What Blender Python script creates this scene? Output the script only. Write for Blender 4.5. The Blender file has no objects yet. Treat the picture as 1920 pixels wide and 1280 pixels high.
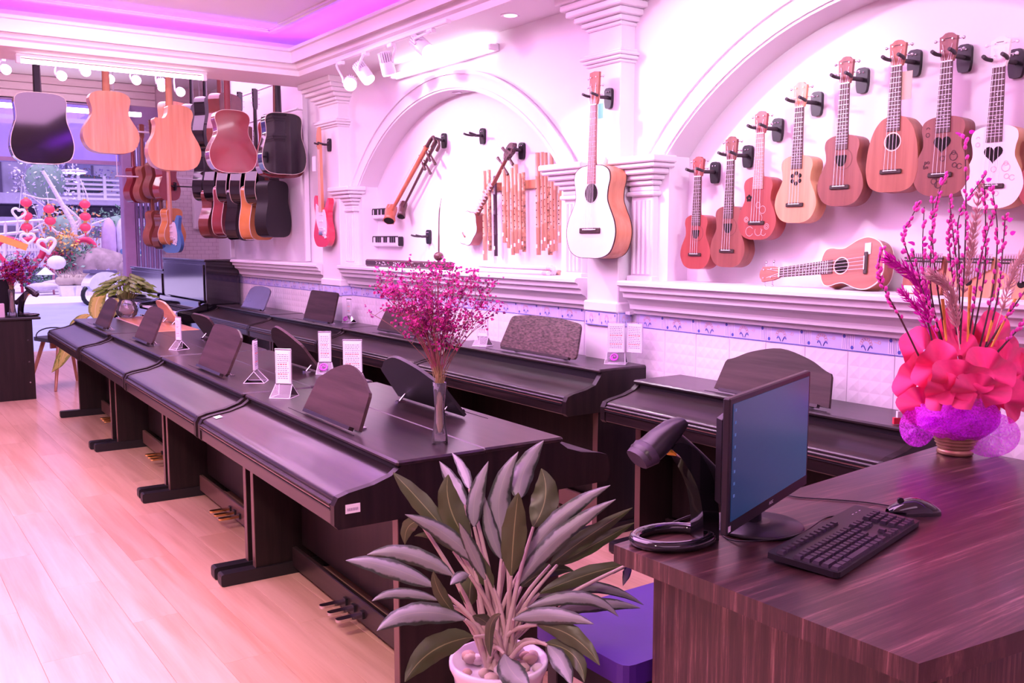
import bpy, math, random
from math import sin, cos, pi, radians, sqrt, atan2
from mathutils import Vector, Matrix, noise
random.seed(7)
S = bpy.context.scene
COL = S.collection
# ---------------------------------------------------------------- camera
FPX, PITCH, YAW, CAMH = 1760.0, radians(6.26), radians(35.2), 1.40
cF = Vector((sin(YAW)*cos(PITCH), cos(YAW)*cos(PITCH), -sin(PITCH)))
cR = Vector((cos(YAW), -sin(YAW), 0))
cU = cR.cross(cF)
cC = Vector((0, 0, CAMH))
cd = bpy.data.cameras.new('camera'); cam = bpy.data.objects.new('camera', cd); COL.objects.link(cam)
cd.sensor_width = 36; cd.lens = FPX/1920*36; cd.clip_start = .05; cd.clip_end = 200
cam.matrix_world = Matrix((( cR.x, cU.x, -cF.x, 0), (cR.y, cU.y, -cF.y, 0), (cR.z, cU.z, -cF.z, CAMH), (0, 0, 0, 1)))
S.camera = cam
def ray(x, y): return cF + cR*((x-960)/FPX) - cU*((y-640)/FPX)
def at_x(x, y, X): d = ray(x, y); return cC + d*(X/d.x)
def at_y(x, y, Y): d = ray(x, y); return cC + d*(Y/d.y)
def at_z(x, y, Z): d = ray(x, y); return cC + d*((Z-CAMH)/d.z)
def at_d(x, y, D): return cC + ray(x, y)*D          # D = distance along the optical axis
# ---------------------------------------------------------------- world and lights
S.view_settings.view_transform = 'Standard'; S.view_settings.look = 'None'
S.view_settings.gamma = 1.0; S.view_settings.use_curve_mapping = False
S.view_settings.exposure = 0.0
w = bpy.data.worlds.new('World'); S.world = w; w.use_nodes = True
wb = w.node_tree.nodes['Background']; wb.inputs[0].default_value = (.70, .50, 1.0, 1); wb.inputs[1].default_value = 1.1
def light(name, typ, loc, power, color, target=None, size=.1, sizey=None, spot=None, blend=.4):
    l = bpy.data.lights.new(name, typ); l.energy = power; l.color = color
    if typ == 'AREA':
        l.size = size
        if sizey: l.shape = 'RECTANGLE'; l.size_y = sizey
    else: l.shadow_soft_size = size
    if typ == 'SPOT': l.spot_size = radians(spot); l.spot_blend = blend
    o = bpy.data.objects.new(name, l); COL.objects.link(o); o.location = loc
    if target is not None:
        o.rotation_euler = (Vector(target)-Vector(loc)).to_track_quat('-Z', 'Y').to_euler()
    return o
PK = (1.0, .62, .93); WP = (1.0, .72, .80); LI = (.86, .70, 1.0)
# unseen area lights added overhead to fill shop and entry; no panels there
light('ceiling_fill_light', 'AREA', (.7, 4.0, 2.80), 270, (1, .47, 1.0), (.7, 4.0, 0), 2.8, 4.4)
light('ceiling_fill_light', 'AREA', (.2, -.6, 2.75), 30, (1, .55, .95), (.6, .6, 0), 2.4, 1.6)
light('entry_fill_light', 'AREA', (1.7, 9.2, 3.2), 120, (1, .50, 1.0), (1.7, 9.2, 0), 2.6, 2.6)
# track spots: four on the visible rail, the rest on the rails out of view
SPOT_HEADS = []
for i, (loc, tgt, p) in enumerate([((2.80, 5.80, 2.34), (1.2, 4.2, 0), 110), ((2.70, 5.32, 2.34), (3.2, 4.6, 1.2), 40), ((2.68, 5.0, 2.36), (3.2, 5.4, 1.1), 40), ((2.66, 4.52, 2.36), (3.2, 2.8, 1.0), 70)]):
    SPOT_HEADS.append((loc, tgt))
    d = (Vector(tgt)-Vector(loc)).normalized()
    light('track_spot_light', 'SPOT', Vector(loc)+d*.07, p, (.98, .80, 1.0), tgt, .03, spot=56, blend=.6)
for loc, tgt, p, c in [((1.75, 3.9, 2.5), (3.25, 2.1, 1.65), 120, (.97, .80, 1)), ((1.7, 5.9, 2.45), (3.25, 4.9, 1.55), 110, (.97, .80, 1)), ((2.3, .3, 2.5), (3.25, 2.1, 1.6), 60, (.98, .80, 1)), ((2.3, 1.5, 2.5), (3.2, 3.4, 1.3), 70, (.98, .80, 1)), ((-.6, 2.2, 2.55), (.75, 3.8, 0), 200, (1, .68, .62)),
                       ((-.5, .6, 2.55), (.9, 3.1, 0), 140, (1, .68, .66)), ((-.6, 5.6, 2.55), (.8, 6.6, 0), 150, (1, .72, .72)), ((1.5, 8.6, 2.95), (2.2, 7.5, 2.1), 60, (1, .72, .8)), ((1.0, 4.4, 2.45), (2.2, 7.6, 2.0), 130, (1, .7, .85))]:
    light('track_spot_light', 'SPOT', loc, p, c, tgt, .05, spot=75, blend=.8)
# daylight of the street in front of the shop
sun = light('street_daylight', 'SUN', (0, 30, 12), 4.2, (.86, .72, 1.0), (.6, 33, 0)); sun.data.angle = radians(40)
# ---------------------------------------------------------------- materials
MATS = {}
def nodes(name):
    m = bpy.data.materials.new(name); m.use_nodes = True
    nt = m.node_tree; b = nt.nodes['Principled BSDF']
    return m, nt, b
def N(nt, typ, **k):
    n = nt.nodes.new(typ)
    for a, v in k.items():
        if a in n.inputs.keys(): n.inputs[a].default_value = v
        else: setattr(n, a, v)
    return n
def mat(name, col, rough=.5, metal=0, coat=0, var=.06, scale=9, emit=None, es=0, trans=0, ior=1.45, alpha=1, bump=0, spec=None, sheen=0, stretch=None):
    if name in MATS: return MATS[name]
    m, nt, b = nodes(name)
    b.inputs['Roughness'].default_value = rough; b.inputs['Metallic'].default_value = metal
    b.inputs['Coat Weight'].default_value = coat; b.inputs['IOR'].default_value = ior
    b.inputs['Transmission Weight'].default_value = trans; b.inputs['Alpha'].default_value = alpha
    b.inputs['Coat Roughness'].default_value = .06
    if spec is not None: b.inputs['Specular IOR Level'].default_value = spec
    b.inputs['Sheen Weight'].default_value = sheen
    if emit: b.inputs['Emission Color'].default_value = (*emit, 1); b.inputs['Emission Strength'].default_value = es
    tc = N(nt, 'ShaderNodeTexCoord'); mp = N(nt, 'ShaderNodeMapping')
    if stretch: mp.inputs['Scale'].default_value = stretch
    nt.links.new(tc.outputs['Object'], mp.inputs[0])
    nz = N(nt, 'ShaderNodeTexNoise', Scale=scale, Detail=5.0); nt.links.new(mp.outputs[0], nz.inputs['Vector'])
    cr = N(nt, 'ShaderNodeValToRGB'); e = cr.color_ramp.elements
    e[0].position = .3; e[1].position = .7
    e[0].color = (*[max(0, c*(1-var)) for c in col], 1); e[1].color = (*[min(1, c*(1+var)) for c in col], 1)
    nt.links.new(nz.outputs[0], cr.inputs[0]); nt.links.new(cr.outputs[0], b.inputs['Base Color'])
    if bump:
        bp = N(nt, 'ShaderNodeBump', Strength=bump, Distance=.01); nt.links.new(nz.outputs[0], bp.inputs['Height']); nt.links.new(bp.outputs[0], b.inputs['Normal'])
    MATS[name] = m; return m
def wood(name, c1, c2, rough=.35, coat=.3, axis='z', scale=18, dist=2.0, rnd=False, c3=None, spec=None):
    """streaky grain running along one object axis"""
    if name in MATS: return MATS[name]
    m, nt, b = nodes(name)
    b.inputs['Roughness'].default_value = rough; b.inputs['Coat Weight'].default_value = coat; b.inputs['Coat Roughness'].default_value = .12
    if spec is not None: b.inputs['Specular IOR Level'].default_value = spec
    tc = N(nt, 'ShaderNodeTexCoord'); mp = N(nt, 'ShaderNodeMapping')
    s = [1, 1, 1]; s['xyz'.index(axis)] = .06; mp.inputs['Scale'].default_value = s
    nt.links.new(tc.outputs['Object'], mp.inputs[0])
    src = mp.outputs[0]
    if rnd:
        oi = N(nt, 'ShaderNodeObjectInfo'); va = N(nt, 'ShaderNodeVectorMath', operation='ADD')
        mu = N(nt, 'ShaderNodeMath', operation='MULTIPLY'); mu.inputs[1].default_value = 37.0
        nt.links.new(oi.outputs['Random'], mu.inputs[0]); nt.links.new(src, va.inputs[0]); nt.links.new(mu.outputs[0], va.inputs[1]); src = va.outputs[0]
    nz = N(nt, 'ShaderNodeTexNoise', Scale=scale, Detail=7.0, Roughness=.62, Distortion=dist*.1); nt.links.new(src, nz.inputs['Vector'])
    cr = N(nt, 'ShaderNodeValToRGB'); e = cr.color_ramp.elements
    e[0].position = .36; e[1].position = .66; e[0].color = (*c1, 1); e[1].color = (*c2, 1)
    if c3: k = e.new(.5); k.color = (*c3, 1)
    nt.links.new(nz.outputs[0], cr.inputs[0])
    out = cr.outputs[0]
    if rnd:
        hs = N(nt, 'ShaderNodeHueSaturation'); mr = N(nt, 'ShaderNodeMapRange'); mr.inputs[3].default_value = .95; mr.inputs[4].default_value = 1.04
        nt.links.new(oi.outputs['Random'], mr.inputs[0]); nt.links.new(mr.outputs[0], hs.inputs['Value']); nt.links.new(out, hs.inputs['Color']); out = hs.outputs[0]
    nt.links.new(out, b.inputs['Base Color'])
    MATS[name] = m; return m
def glassy(name, col=(1, 1, 1), tint=.08, rough=.02):
    """thin clear sheet: mostly transparent with a gloss"""
    if name in MATS: return MATS[name]
    m, nt, b = nodes(name); nt.nodes.remove(b)
    out = nt.nodes['Material Output']
    tr = N(nt, 'ShaderNodeBsdfTransparent', Color=(*col, 1)); gl = N(nt, 'ShaderNodeBsdfGlossy', Roughness=rough)
    df = N(nt, 'ShaderNodeBsdfDiffuse', Color=(.95, .9, 1, 1))
    fr = N(nt, 'ShaderNodeFresnel', IOR=1.45); m1 = N(nt, 'ShaderNodeMixShader'); m2 = N(nt, 'ShaderNodeMixShader', Fac=tint)
    nt.links.new(tr.outputs[0], m2.inputs[1]); nt.links.new(df.outputs[0], m2.inputs[2])
    nt.links.new(fr.outputs[0], m1.inputs[0]); nt.links.new(m2.outputs[0], m1.inputs[1]); nt.links.new(gl.outputs[0], m1.inputs[2])
    nt.links.new(m1.outputs[0], out.inputs[0])
    MATS[name] = m; return m
def leafmat(name, mid, edge, vein, back=None, rough=.38, blotch=.5, pos=.55):
    """leaf blade: u along the blade, v across (0.5 = midrib)"""
    m, nt, b = nodes(name); b.inputs['Roughness'].default_value = rough
    uv = N(nt, 'ShaderNodeUVMap'); sx = N(nt, 'ShaderNodeSeparateXYZ'); nt.links.new(uv.outputs[0], sx.inputs[0])
    a = N(nt, 'ShaderNodeMath', operation='SUBTRACT'); a.inputs[1].default_value = .5; nt.links.new(sx.outputs[1], a.inputs[0])
    ab = N(nt, 'ShaderNodeMath', operation='ABSOLUTE'); nt.links.new(a.outputs[0], ab.inputs[0])
    tc = N(nt, 'ShaderNodeTexCoord')
    nz = N(nt, 'ShaderNodeTexNoise', Scale=60.0, Detail=4.0); nt.links.new(tc.outputs['Object'], nz.inputs['Vector'])
    mu = N(nt, 'ShaderNodeMath', operation='MULTIPLY_ADD'); mu.inputs[1].default_value = blotch*.4; nt.links.new(nz.outputs[0], mu.inputs[0]); nt.links.new(ab.outputs[0], mu.inputs[2])
    cr = N(nt, 'ShaderNodeValToRGB'); e = cr.color_ramp.elements
    e[0].position = .0; e[0].color = (*mid, 1); e[1].position = pos; e[1].color = (*edge, 1)
    k = e.new(pos-.09); k.color = (*mid, 1)
    nt.links.new(mu.outputs[0], cr.inputs[0])
    vr = N(nt, 'ShaderNodeValToRGB'); v = vr.color_ramp.elements; v[0].color = (1, 1, 1, 1); v[1].color = (0, 0, 0, 1); v[0].position = .008; v[1].position = .03
    nt.links.new(ab.outputs[0], vr.inputs[0])
    mx = N(nt, 'ShaderNodeMixRGB'); mx.inputs[2].default_value = (*vein, 1); nt.links.new(vr.outputs[0], mx.inputs[0]); nt.links.new(cr.outputs[0], mx.inputs[1])
    last = mx.outputs[0]
    if back:
        ge = N(nt, 'ShaderNodeNewGeometry'); m2 = N(nt, 'ShaderNodeMixRGB'); m2.inputs[2].default_value = (*back, 1)
        nt.links.new(ge.outputs['Backfacing'], m2.inputs[0]); nt.links.new(last, m2.inputs[1]); last = m2.outputs[0]
    nt.links.new(last, b.inputs['Base Color']); MATS[name] = m; return m
WHITE = mat('white_plaster', (.82, .78, .83), .55, var=.015, scale=3)
CEIL = mat('ceiling_paint', (.82, .77, .81), .7, var=.01, scale=2)
TILEM = mat('glazed_tile', (.80, .74, .82), .18, var=.02, scale=4)
FLOORM = wood('laminate', (.54, .315, .21), (.70, .45, .33), .30, .15, 'y', 16, 3, True, (.63, .385, .27))
GROUT = mat('floor_underlay', (.30, .16, .10), .8)
PIANO = wood('dark_rosewood', (.010, .0058, .0064), (.032, .018, .019), .33, .18, 'x', 26, 1)
PIANOZ = wood('dark_rosewood_upright', (.008, .0045, .005), (.020, .011, .011), .45, .04, 'z', 26, 1, spec=.3)  # upright-grain copy, darkened so its colour carries the shade under the pianos
STANDM = wood('stand_wood', (.032, .017, .018), (.066, .036, .039), .55, .0, 'x', 26, 1, spec=.22)
PEDGE = mat('rosewood_edge', (.13, .065, .055), .4, coat=.3)
SPECK = mat('speckled_rosewood', (.085, .05, .05), .33, coat=.2, var=.9, scale=120, stretch=(.35, 1, 1))
BLACKG = mat('black_gloss', (.008, .007, .010), .06, coat=1, var=0)
BLACKP = mat('black_plastic', (.018, .015, .020), .35, var=.05)
BLACKS = mat('black_satin', (.012, .010, .013), .45)
CHROME = mat('chrome', (.75, .72, .78), .18, 1)
BRASS = mat('brass', (.85, .55, .22), .22, 1)
WHITEP = mat('white_plastic', (.86, .82, .88), .35, var=.01)
PAPER = mat('paper', (.86, .82, .90), .7, var=.01)
ACRY = glassy('clear_acrylic', (.97, .94, 1), .12)
INK = mat('ink', (.16, .10, .25), .7); REDINK = mat('red_ink', (.75, .10, .12), .7)
BRIDGE = mat('dark_bridge_wood', (.045, .022, .020), .5)
HOLE = mat('hole_shade', (.012, .006, .006), .9)  # shade inside the openings as a dark colour; no holes are cut
FRETM = mat('fret_metal', (.85, .82, .86), .25, 1)
STRING = mat('nylon_string', (.86, .80, .84), .4)
BONE = mat('bone', (.88, .82, .80), .4)
RUB = mat('hook_rubber', (.05, .035, .045), .6)
# ---------------------------------------------------------------- mesh helpers
class MB:
    def __init__(s, M=None):
        s.v = []; s.f = []; s.sm = []; s.mi = []; s.uv = None; s.M = M or Matrix.Identity(4); s.mat = 0
    def add(s, vs, fs, smooth=False, uvs=None):
        o = len(s.v); s.v += [tuple(s.M @ Vector(p)) for p in vs]
        s.f += [tuple(i+o for i in q) for q in fs]; s.sm += [smooth]*len(fs); s.mi += [s.mat]*len(fs)
        if uvs is not None:
            if s.uv is None: s.uv = [(0, 0)]*o
            s.uv += uvs
        elif s.uv is not None: s.uv += [(0, 0)]*len(vs)
        return s
    def box(s, x0, x1, y0, y1, z0, z1, b=0):
        if b <= 0:
            v = [(x, y, z) for x in (x0, x1) for y in (y0, y1) for z in (z0, z1)]
            return s.add(v, [(0, 1, 3, 2), (4, 6, 7, 5), (0, 4, 5, 1), (2, 3, 7, 6), (0, 2, 6, 4), (1, 5, 7, 3)])
        b = min(b, (x1-x0)/2.01, (y1-y0)/2.01, (z1-z0)/2.01)
        X = (x0, x1); Y = (y0, y1); Z = (z0, z1); v = []; ix = {}
        for i in (0, 1):
            for j in (0, 1):
                for k in (0, 1):
                    dx, dy, dz = (b, -b)[i], (b, -b)[j], (b, -b)[k]
                    ix[i, j, k, 0] = len(v); v.append((X[i], Y[j]+dy, Z[k]+dz))
                    ix[i, j, k, 1] = len(v); v.append((X[i]+dx, Y[j], Z[k]+dz))
                    ix[i, j, k, 2] = len(v); v.append((X[i]+dx, Y[j]+dy, Z[k]))
        f = []
        def q(*a): f.append(tuple(ix[t] for t in a))
        for i in (0, 1):
            q((i, 0, 0, 0), (i, 0, 1, 0), (i, 1, 1, 0), (i, 1, 0, 0)) if i == 0 else q((i, 0, 0, 0), (i, 1, 0, 0), (i, 1, 1, 0), (i, 0, 1, 0))
            q((0, i, 0, 1), (1, i, 0, 1), (1, i, 1, 1), (0, i, 1, 1)) if i == 0 else q((0, i, 0, 1), (0, i, 1, 1), (1, i, 1, 1), (1, i, 0, 1))
            q((0, 0, i, 2), (0, 1, i, 2), (1, 1, i, 2), (1, 0, i, 2)) if i == 0 else q((0, 0, i, 2), (1, 0, i, 2), (1, 1, i, 2), (0, 1, i, 2))
        for i in (0, 1):
            for j in (0, 1):
                q((i, j, 0, 0), (i, j, 0, 1), (i, j, 1, 1), (i, j, 1, 0)); q((i, 0, j, 0), (i, 0, j, 2), (i, 1, j, 2), (i, 1, j, 0)); q((0, i, j, 1), (0, i, j, 2), (1, i, j, 2), (1, i, j, 1))
                for k in (0, 1): q((i, j, k, 0), (i, j, k, 1), (i, j, k, 2))
        return s.add(v, f)
    def tube(s, pts, r, n=8, cap=True, smooth=True):
        P = [Vector(p) for p in pts]; R = r if isinstance(r, (list, tuple)) else [r]*len(P)
        vs = []; up = None
        for i, p in enumerate(P):
            t = (P[min(i+1, len(P)-1)]-P[max(i-1, 0)]);
            t = t.normalized() if t.length > 1e-9 else Vector((0, 0, 1))
            if up is None: up = Vector((0, 0, 1)) if abs(t.z) < .9 else Vector((1, 0, 0))
            a = t.cross(up)
            if a.length < 1e-6: a = t.orthogonal()
            a.normalize(); b = t.cross(a).normalized(); up = -b if False else a.cross(t).normalized()
            for k in range(n):
                w_ = 2*pi*k/n; vs.append(p+(a*cos(w_)+b*sin(w_))*R[i])
        fs = [(i*n+k, i*n+(k+1) % n, (i+1)*n+(k+1) % n, (i+1)*n+k) for i in range(len(P)-1) for k in range(n)]
        s.add(vs, fs, smooth)
        if cap and n > 2:
            o = len(P)-1
            s.add([vs[k] for k in range(n)], [tuple(range(n))]); s.add([vs[o*n+k] for k in range(n)], [tuple(range(n-1, -1, -1))])
        return s
    def lathe(s, prof, n=24, c=(0, 0, 0), smooth=True, cap=True, flute=None):
        vs = []
        for (r, z) in prof:
            for k in range(n):
                a = 2*pi*k/n; rr = r*(1+(flute[0]*cos(flute[1]*a) if flute else 0))
                vs.append((c[0]+rr*cos(a), c[1]+rr*sin(a), c[2]+z))
        fs = [(i*n+k, i*n+(k+1) % n, (i+1)*n+(k+1) % n, (i+1)*n+k) for i in range(len(prof)-1) for k in range(n)]
        s.add(vs, fs, smooth)
        if cap:
            s.add(vs[:n], [tuple(range(n-1, -1, -1))]); s.add(vs[-n:], [tuple(range(n))])
        return s
    def prism(s, out, a0, a1, axis='y', smooth=False, cap=(1, 1)):
        """closed 2-D outline swept along an axis. axis y: (x,z) outline, x: (y,z) outline, z: (x,y) outline"""
        def P(p, a): return (p[0], a, p[1]) if axis == 'y' else ((a, p[0], p[1]) if axis == 'x' else (p[0], p[1], a))
        n = len(out); A = [P(p, a0) for p in out]; B = [P(p, a1) for p in out]
        s.add(A+B, [(i, (i+1) % n, n+(i+1) % n, n+i) for i in range(n)], smooth)
        if cap[0]: s.add(A, [tuple(range(n-1, -1, -1))])
        if cap[1]: s.add(B, [tuple(range(n))])
        return s
    def ball(s, c, r, nu=8, nv=6, sc=(1, 1, 1)):
        vs = [(c[0], c[1], c[2]-r*sc[2])]
        for i in range(1, nv):
            a = -pi/2+pi*i/nv
            for k in range(nu): vs.append((c[0]+r*sc[0]*cos(a)*cos(2*pi*k/nu), c[1]+r*sc[1]*cos(a)*sin(2*pi*k/nu), c[2]+r*sc[2]*sin(a)))
        vs.append((c[0], c[1], c[2]+r*sc[2])); L = len(vs)-1
        fs = [(0, 1+(k+1) % nu, 1+k) for k in range(nu)]
        for i in range(nv-2):
            for k in range(nu): fs.append((1+i*nu+k, 1+i*nu+(k+1) % nu, 1+(i+1)*nu+(k+1) % nu, 1+(i+1)*nu+k))
        o = 1+(nv-2)*nu; fs += [(o+k, o+(k+1) % nu, L) for k in range(nu)]
        return s.add(vs, fs, True)
    def grid(s, fn, nu, nv, smooth=True, uv=True):
        vs = [fn(i/nu, j/nv) for i in range(nu+1) for j in range(nv+1)]
        fs = [(i*(nv+1)+j, (i+1)*(nv+1)+j, (i+1)*(nv+1)+j+1, i*(nv+1)+j+1) for i in range(nu) for j in range(nv)]
        return s.add(vs, fs, smooth, [(i/nu, j/nv) for i in range(nu+1) for j in range(nv+1)] if uv else None)
    def mesh(s, name, mats):
        me = bpy.data.meshes.new(name); me.from_pydata(s.v, [], s.f)
        me.polygons.foreach_set('use_smooth', s.sm); me.polygons.foreach_set('material_index', s.mi)
        for m in (mats if isinstance(mats, (list, tuple)) else [mats]): me.materials.append(m)
        if s.uv is not None:
            ul = me.uv_layers.new(name='UVMap'); idx = [0]*len(me.loops); me.loops.foreach_get('vertex_index', idx)
            flat = []
            for i in idx: flat += s.uv[i]
            ul.data.foreach_set('uv', flat)
        me.update(); return me
    def build(s, name, mats, parent=None, loc=None, rot=None, kind=None):
        return link(name, s.mesh(name, mats), parent, loc, rot, kind)
def link(name, me, parent=None, loc=None, rot=None, kind=None):
    o = bpy.data.objects.new(name, me); COL.objects.link(o)
    if parent: o.parent = parent
    if loc is not None: o.location = loc
    if rot is not None: o.rotation_euler = rot
    if kind: o['kind'] = kind
    return o
def thing(name, label, cat, loc=(0, 0, 0), rot=(0, 0, 0), group=None):
    o = link(name, None); o.location = loc; o.rotation_euler = rot; o.empty_display_size = .05
    return tag(o, label, cat, group)
def tag(o, label, cat, group=None):
    o['label'] = label; o['category'] = cat
    if group: o['group'] = group
    return o
def dup(root, loc=None, rotz=None, label=None, group=None):
    r = root.copy(); COL.objects.link(r)
    if loc is not None: r.location = loc
    if rotz is not None: r.rotation_euler = (0, 0, rotz)
    if label: r['label'] = label
    if group: r['group'] = group
    for ch in list(root.children):
        c = ch.copy(); COL.objects.link(c); c.parent = r
        for g in ch.children:
            d = g.copy(); COL.objects.link(d); d.parent = c
    return r
def struct(o): o['kind'] = 'structure'; return o
def spline(pts, n=6, closed=False):
    P = [Vector(p) if len(p) == 3 else Vector((p[0], p[1], 0)) for p in pts]; out = []; L = len(P)
    for i in range(L if closed else L-1):
        if closed: a, b, c, d = P[i-1], P[i], P[(i+1) % L], P[(i+2) % L]
        else: a, b, c, d = P[max(i-1, 0)], P[i], P[i+1], P[min(i+2, L-1)]
        for k in range(n):
            t = k/n; out.append(.5*((2*b)+(c-a)*t+(2*a-5*b+4*c-d)*t*t+(3*b-a-3*c+d)*t**3))
    if not closed: out.append(P[-1])
    return out
def fillet(out, r, n=4):
    """round the corners of a 2-D outline"""
    res = []; L = len(out)
    for i in range(L):
        p = Vector(out[i]); a = (Vector(out[i-1])-p); b = (Vector(out[(i+1) % L])-p)
        rr = min(r, a.length*.45, b.length*.45); A = p+a.normalized()*rr; B = p+b.normalized()*rr
        for k in range(n+1):
            t = k/n; q = A*(1-t)**2+p*2*t*(1-t)+B*t*t; res.append((q.x, q.y))
    return res
def text_part(name, txt, size, m, parent, M):
    cu = bpy.data.curves.new(name, 'FONT'); cu.body = txt; cu.size = size; cu.extrude = .0002; cu.align_x = 'CENTER'; cu.align_y = 'CENTER'
    t = bpy.data.objects.new(name, cu); COL.objects.link(t)
    dg = bpy.context.evaluated_depsgraph_get(); me = bpy.data.meshes.new_from_object(t.evaluated_get(dg)); bpy.data.objects.remove(t)
    me.transform(M); me.materials.clear(); me.materials.append(m)
    return link(name, me, parent)
# ================================================================ the room
W = 3.15; NB = 3.28; LED = 1.20; CZ = 2.58; TZ = 2.86; EZ = 3.30; YB = 12.4; EX = 3.98
fl = struct(MB().box(-3, 4.0, -2.5, 12.9, -.06, -.003).build('floor', FLOORM))
rp = random.Random(3)
pw, pl = .165, 1.22
pm = MB().box(0, pw-.0006, 0, pl-.0006, -.012, 0, .0008).mesh('plank', FLOORM)
x = -.55; c = 0
while x < 2.2:
    y = 1.6-((c*.43) % 1)*pl
    while y < 12.9-.2:
        if not (x < .2 and y < 2) and y+pl < 12.9: link('plank', pm, fl, (x, y, .0001*rp.random()))
        y += pl
    x += pw; c += 1
struct(MB().box(-3.0, -2.9, -2.4, 12.5, 0, EZ).build('wall_left', WHITE)); struct(MB().box(-3, 3.4, -2.5, -2.4, 0, 2.95).build('wall_front', WHITE))
# ---- ceilings
struct(MB().box(-3, 2.98, -2.5, 7.0, TZ, TZ+.06).build('ceiling', CEIL))
lowc = struct(MB().box(2.78, 3.36, -2.5, 7.15, CZ, CZ+.06).box(-3, 2.78, 6.62, 7.15, CZ, CZ+.06).box(2.93, 2.98, -2, 7.15, CZ+.06, TZ).box(-3, 2.98, 6.95, 7.15, CZ+.06, EZ).box(2.98, 4.0, 7.05, 7.15, CZ+.06, EZ).build('ceiling', CEIL))
prof = [(0, 2.57), (.018, 2.57), (.024, 2.605), (.05, 2.615), (.056, 2.65), (.098, 2.668), (.105, 2.712), (.132, 2.718), (.134, 2.738), (.115, 2.738), (.108, 2.64)]
prof = [(a-.002, b) for a, b in prof]
vs = []; n = len(prof)
for (u, z) in prof: vs += [(2.78-u, -2.0, z), (2.78-u, 6.62-u, z), (-3.0, 6.62-u, z)]
fs = []
for i in range(n-1): fs += [(3*i, 3*i+1, 3*i+4, 3*i+3), (3*i+1, 3*i+2, 3*i+5, 3*i+4)]
MB().add(vs, fs).build('cornice', CEIL, lowc)
fr = MB()
for (x0, x1, y0, y1) in [(2.53, 2.59, -2, 6.60), (-3, 2.53, 6.54, 6.60)]: fr.box(x0, x1, y0, y1, TZ-.018, TZ+.001, .008)
for (x0, x1, y0, y1) in [(2.505, 2.53, -2, 6.54), (-3, 2.53, 6.515, 6.54)]: fr.box(x0, x1, y0, y1, TZ-.009, TZ+.001, .004)
fr.build('tray_moulding', CEIL, lowc)
VIO = mat('violet_led', (.3, .05, .9), .5, emit=(.32, .03, 1.0), es=60)
MB().box(2.676, 2.94, -2, 6.95, 2.672, 2.688).box(-3, 2.70, 6.516, 6.95, 2.672, 2.688).build('cove_shelf', CEIL, lowc)
led = MB().box(2.705, 2.72, -2, 6.56, 2.689, 2.70).box(-2.88, 2.72, 6.56, 6.575, 2.689, 2.70).build('led_strip', VIO)
tag(led, 'violet glowing strip light hidden on the cove ledge of the ceiling tray', 'strip light')
struct(MB().box(-3, 4.0, 7.15, 12.6, EZ, EZ+.06).build('ceiling', CEIL))
# ---- long wall with the two arched niches
RI, RO, ZC, HS = 1.596, 1.714, .723, 1.196
ZS = ZC+sqrt(RI*RI-HS*HS)
def arch(c, R, k=32, hs=None):
    h = hs if hs else sqrt(max(0, R*R-(1.78-ZC)**2)); a = math.asin(h/R)
    return [(c+R*sin(-a+2*a*i/k), ZC+R*cos(-a+2*a*i/k)) for i in range(k+1)]
wm = MB().box(W, NB+.05, -2, 9.4, 0, LED-.01)
for c in (2.0, 5.2):
    A = arch(c, RI, 32, HS)
    wm.add([(W, y, z) for y, z in A]+[(W, y, CZ+.02) for y, z in A], [(i, i+1, 34+i, 33+i) for i in range(32)])
    wm.add([(W, y, z) for y, z in A]+[(NB, y, z) for y, z in A], [(i, 33+i, 34+i, i+1) for i in range(32)], True)
    for sgn in (-1, 1):
        ya, yb = c+sgn*HS, c+sgn*1.6
        wm.add([(W, ya, LED-.02), (W, yb, LED-.02), (W, yb, CZ+.02), (W, ya, CZ+.02), (W, ya, ZS)], [(0, 1, 2, 3, 4)])
        wm.add([(W, ya, LED-.02), (NB, ya, LED-.02), (NB, ya, ZS), (W, ya, ZS)], [(0, 1, 2, 3)])
    wm.box(NB, NB+.05, c-1.6, c+1.6, LED-.02, CZ)
wm.box(W, NB+.05, -2, .4, LED-.02, CZ+.02).box(W, NB+.05, 6.8, 7.05, LED-.02, CZ+.02).box(W+.06, NB+.05, 7.05, 9.4, LED-.02, EZ)
wr = struct(wm.build('wall_right', WHITE))
for c in (2.0, 5.2):
    m = MB()
    for (r0, r1, x0) in [(RI, RO, W-.022), (RI+.012, RI+.03, W-.032), (RO-.022, RO, W-.034)]:
        A = arch(c, r0, 32); B = arch(c, r1, 32)
        m.add([(x0, y, z) for y, z in A]+[(x0, y, z) for y, z in B], [(i, i+1, 34+i, 33+i) for i in range(32)])
        for Q in (A, B): m.add([(x0, y, z) for y, z in Q]+[(W+.005, y, z) for y, z in Q], [(i, i+1, 34+i, 33+i) for i in range(32)], True)
    m.build('archivolt', WHITE, wr)
def impost(y):
    m = MB()
    m.box(W-.035, W+.02, y-.075, y+.075, LED-.02, 1.61, .004)
    for k in range(4): yy = y-.048+k*.032; m.tube([(W-.036, yy, LED+.03), (W-.036, yy, 1.58)], .011, 8)
    m.box(W-.05, W+.02, y-.088, y+.088, LED-.02, LED+.022, .004)
    for (z0, z1, hw, d) in [(1.60, 1.622, .095, .055), (1.622, 1.65, .082, .045), (1.65, 1.675, .095, .06), (1.675, 1.70, .115, .078), (1.70, 1.728, .14, .10), (1.728, 1.75, .165, .122), (1.75, 1.782, .178, .135)]:
        m.box(W-d, W+.02, y-hw, y+hw, z0, z1, .006)
    m.build('impost', WHITE, wr)
for y in (3.34, 3.86, 6.54): impost(y)
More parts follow.
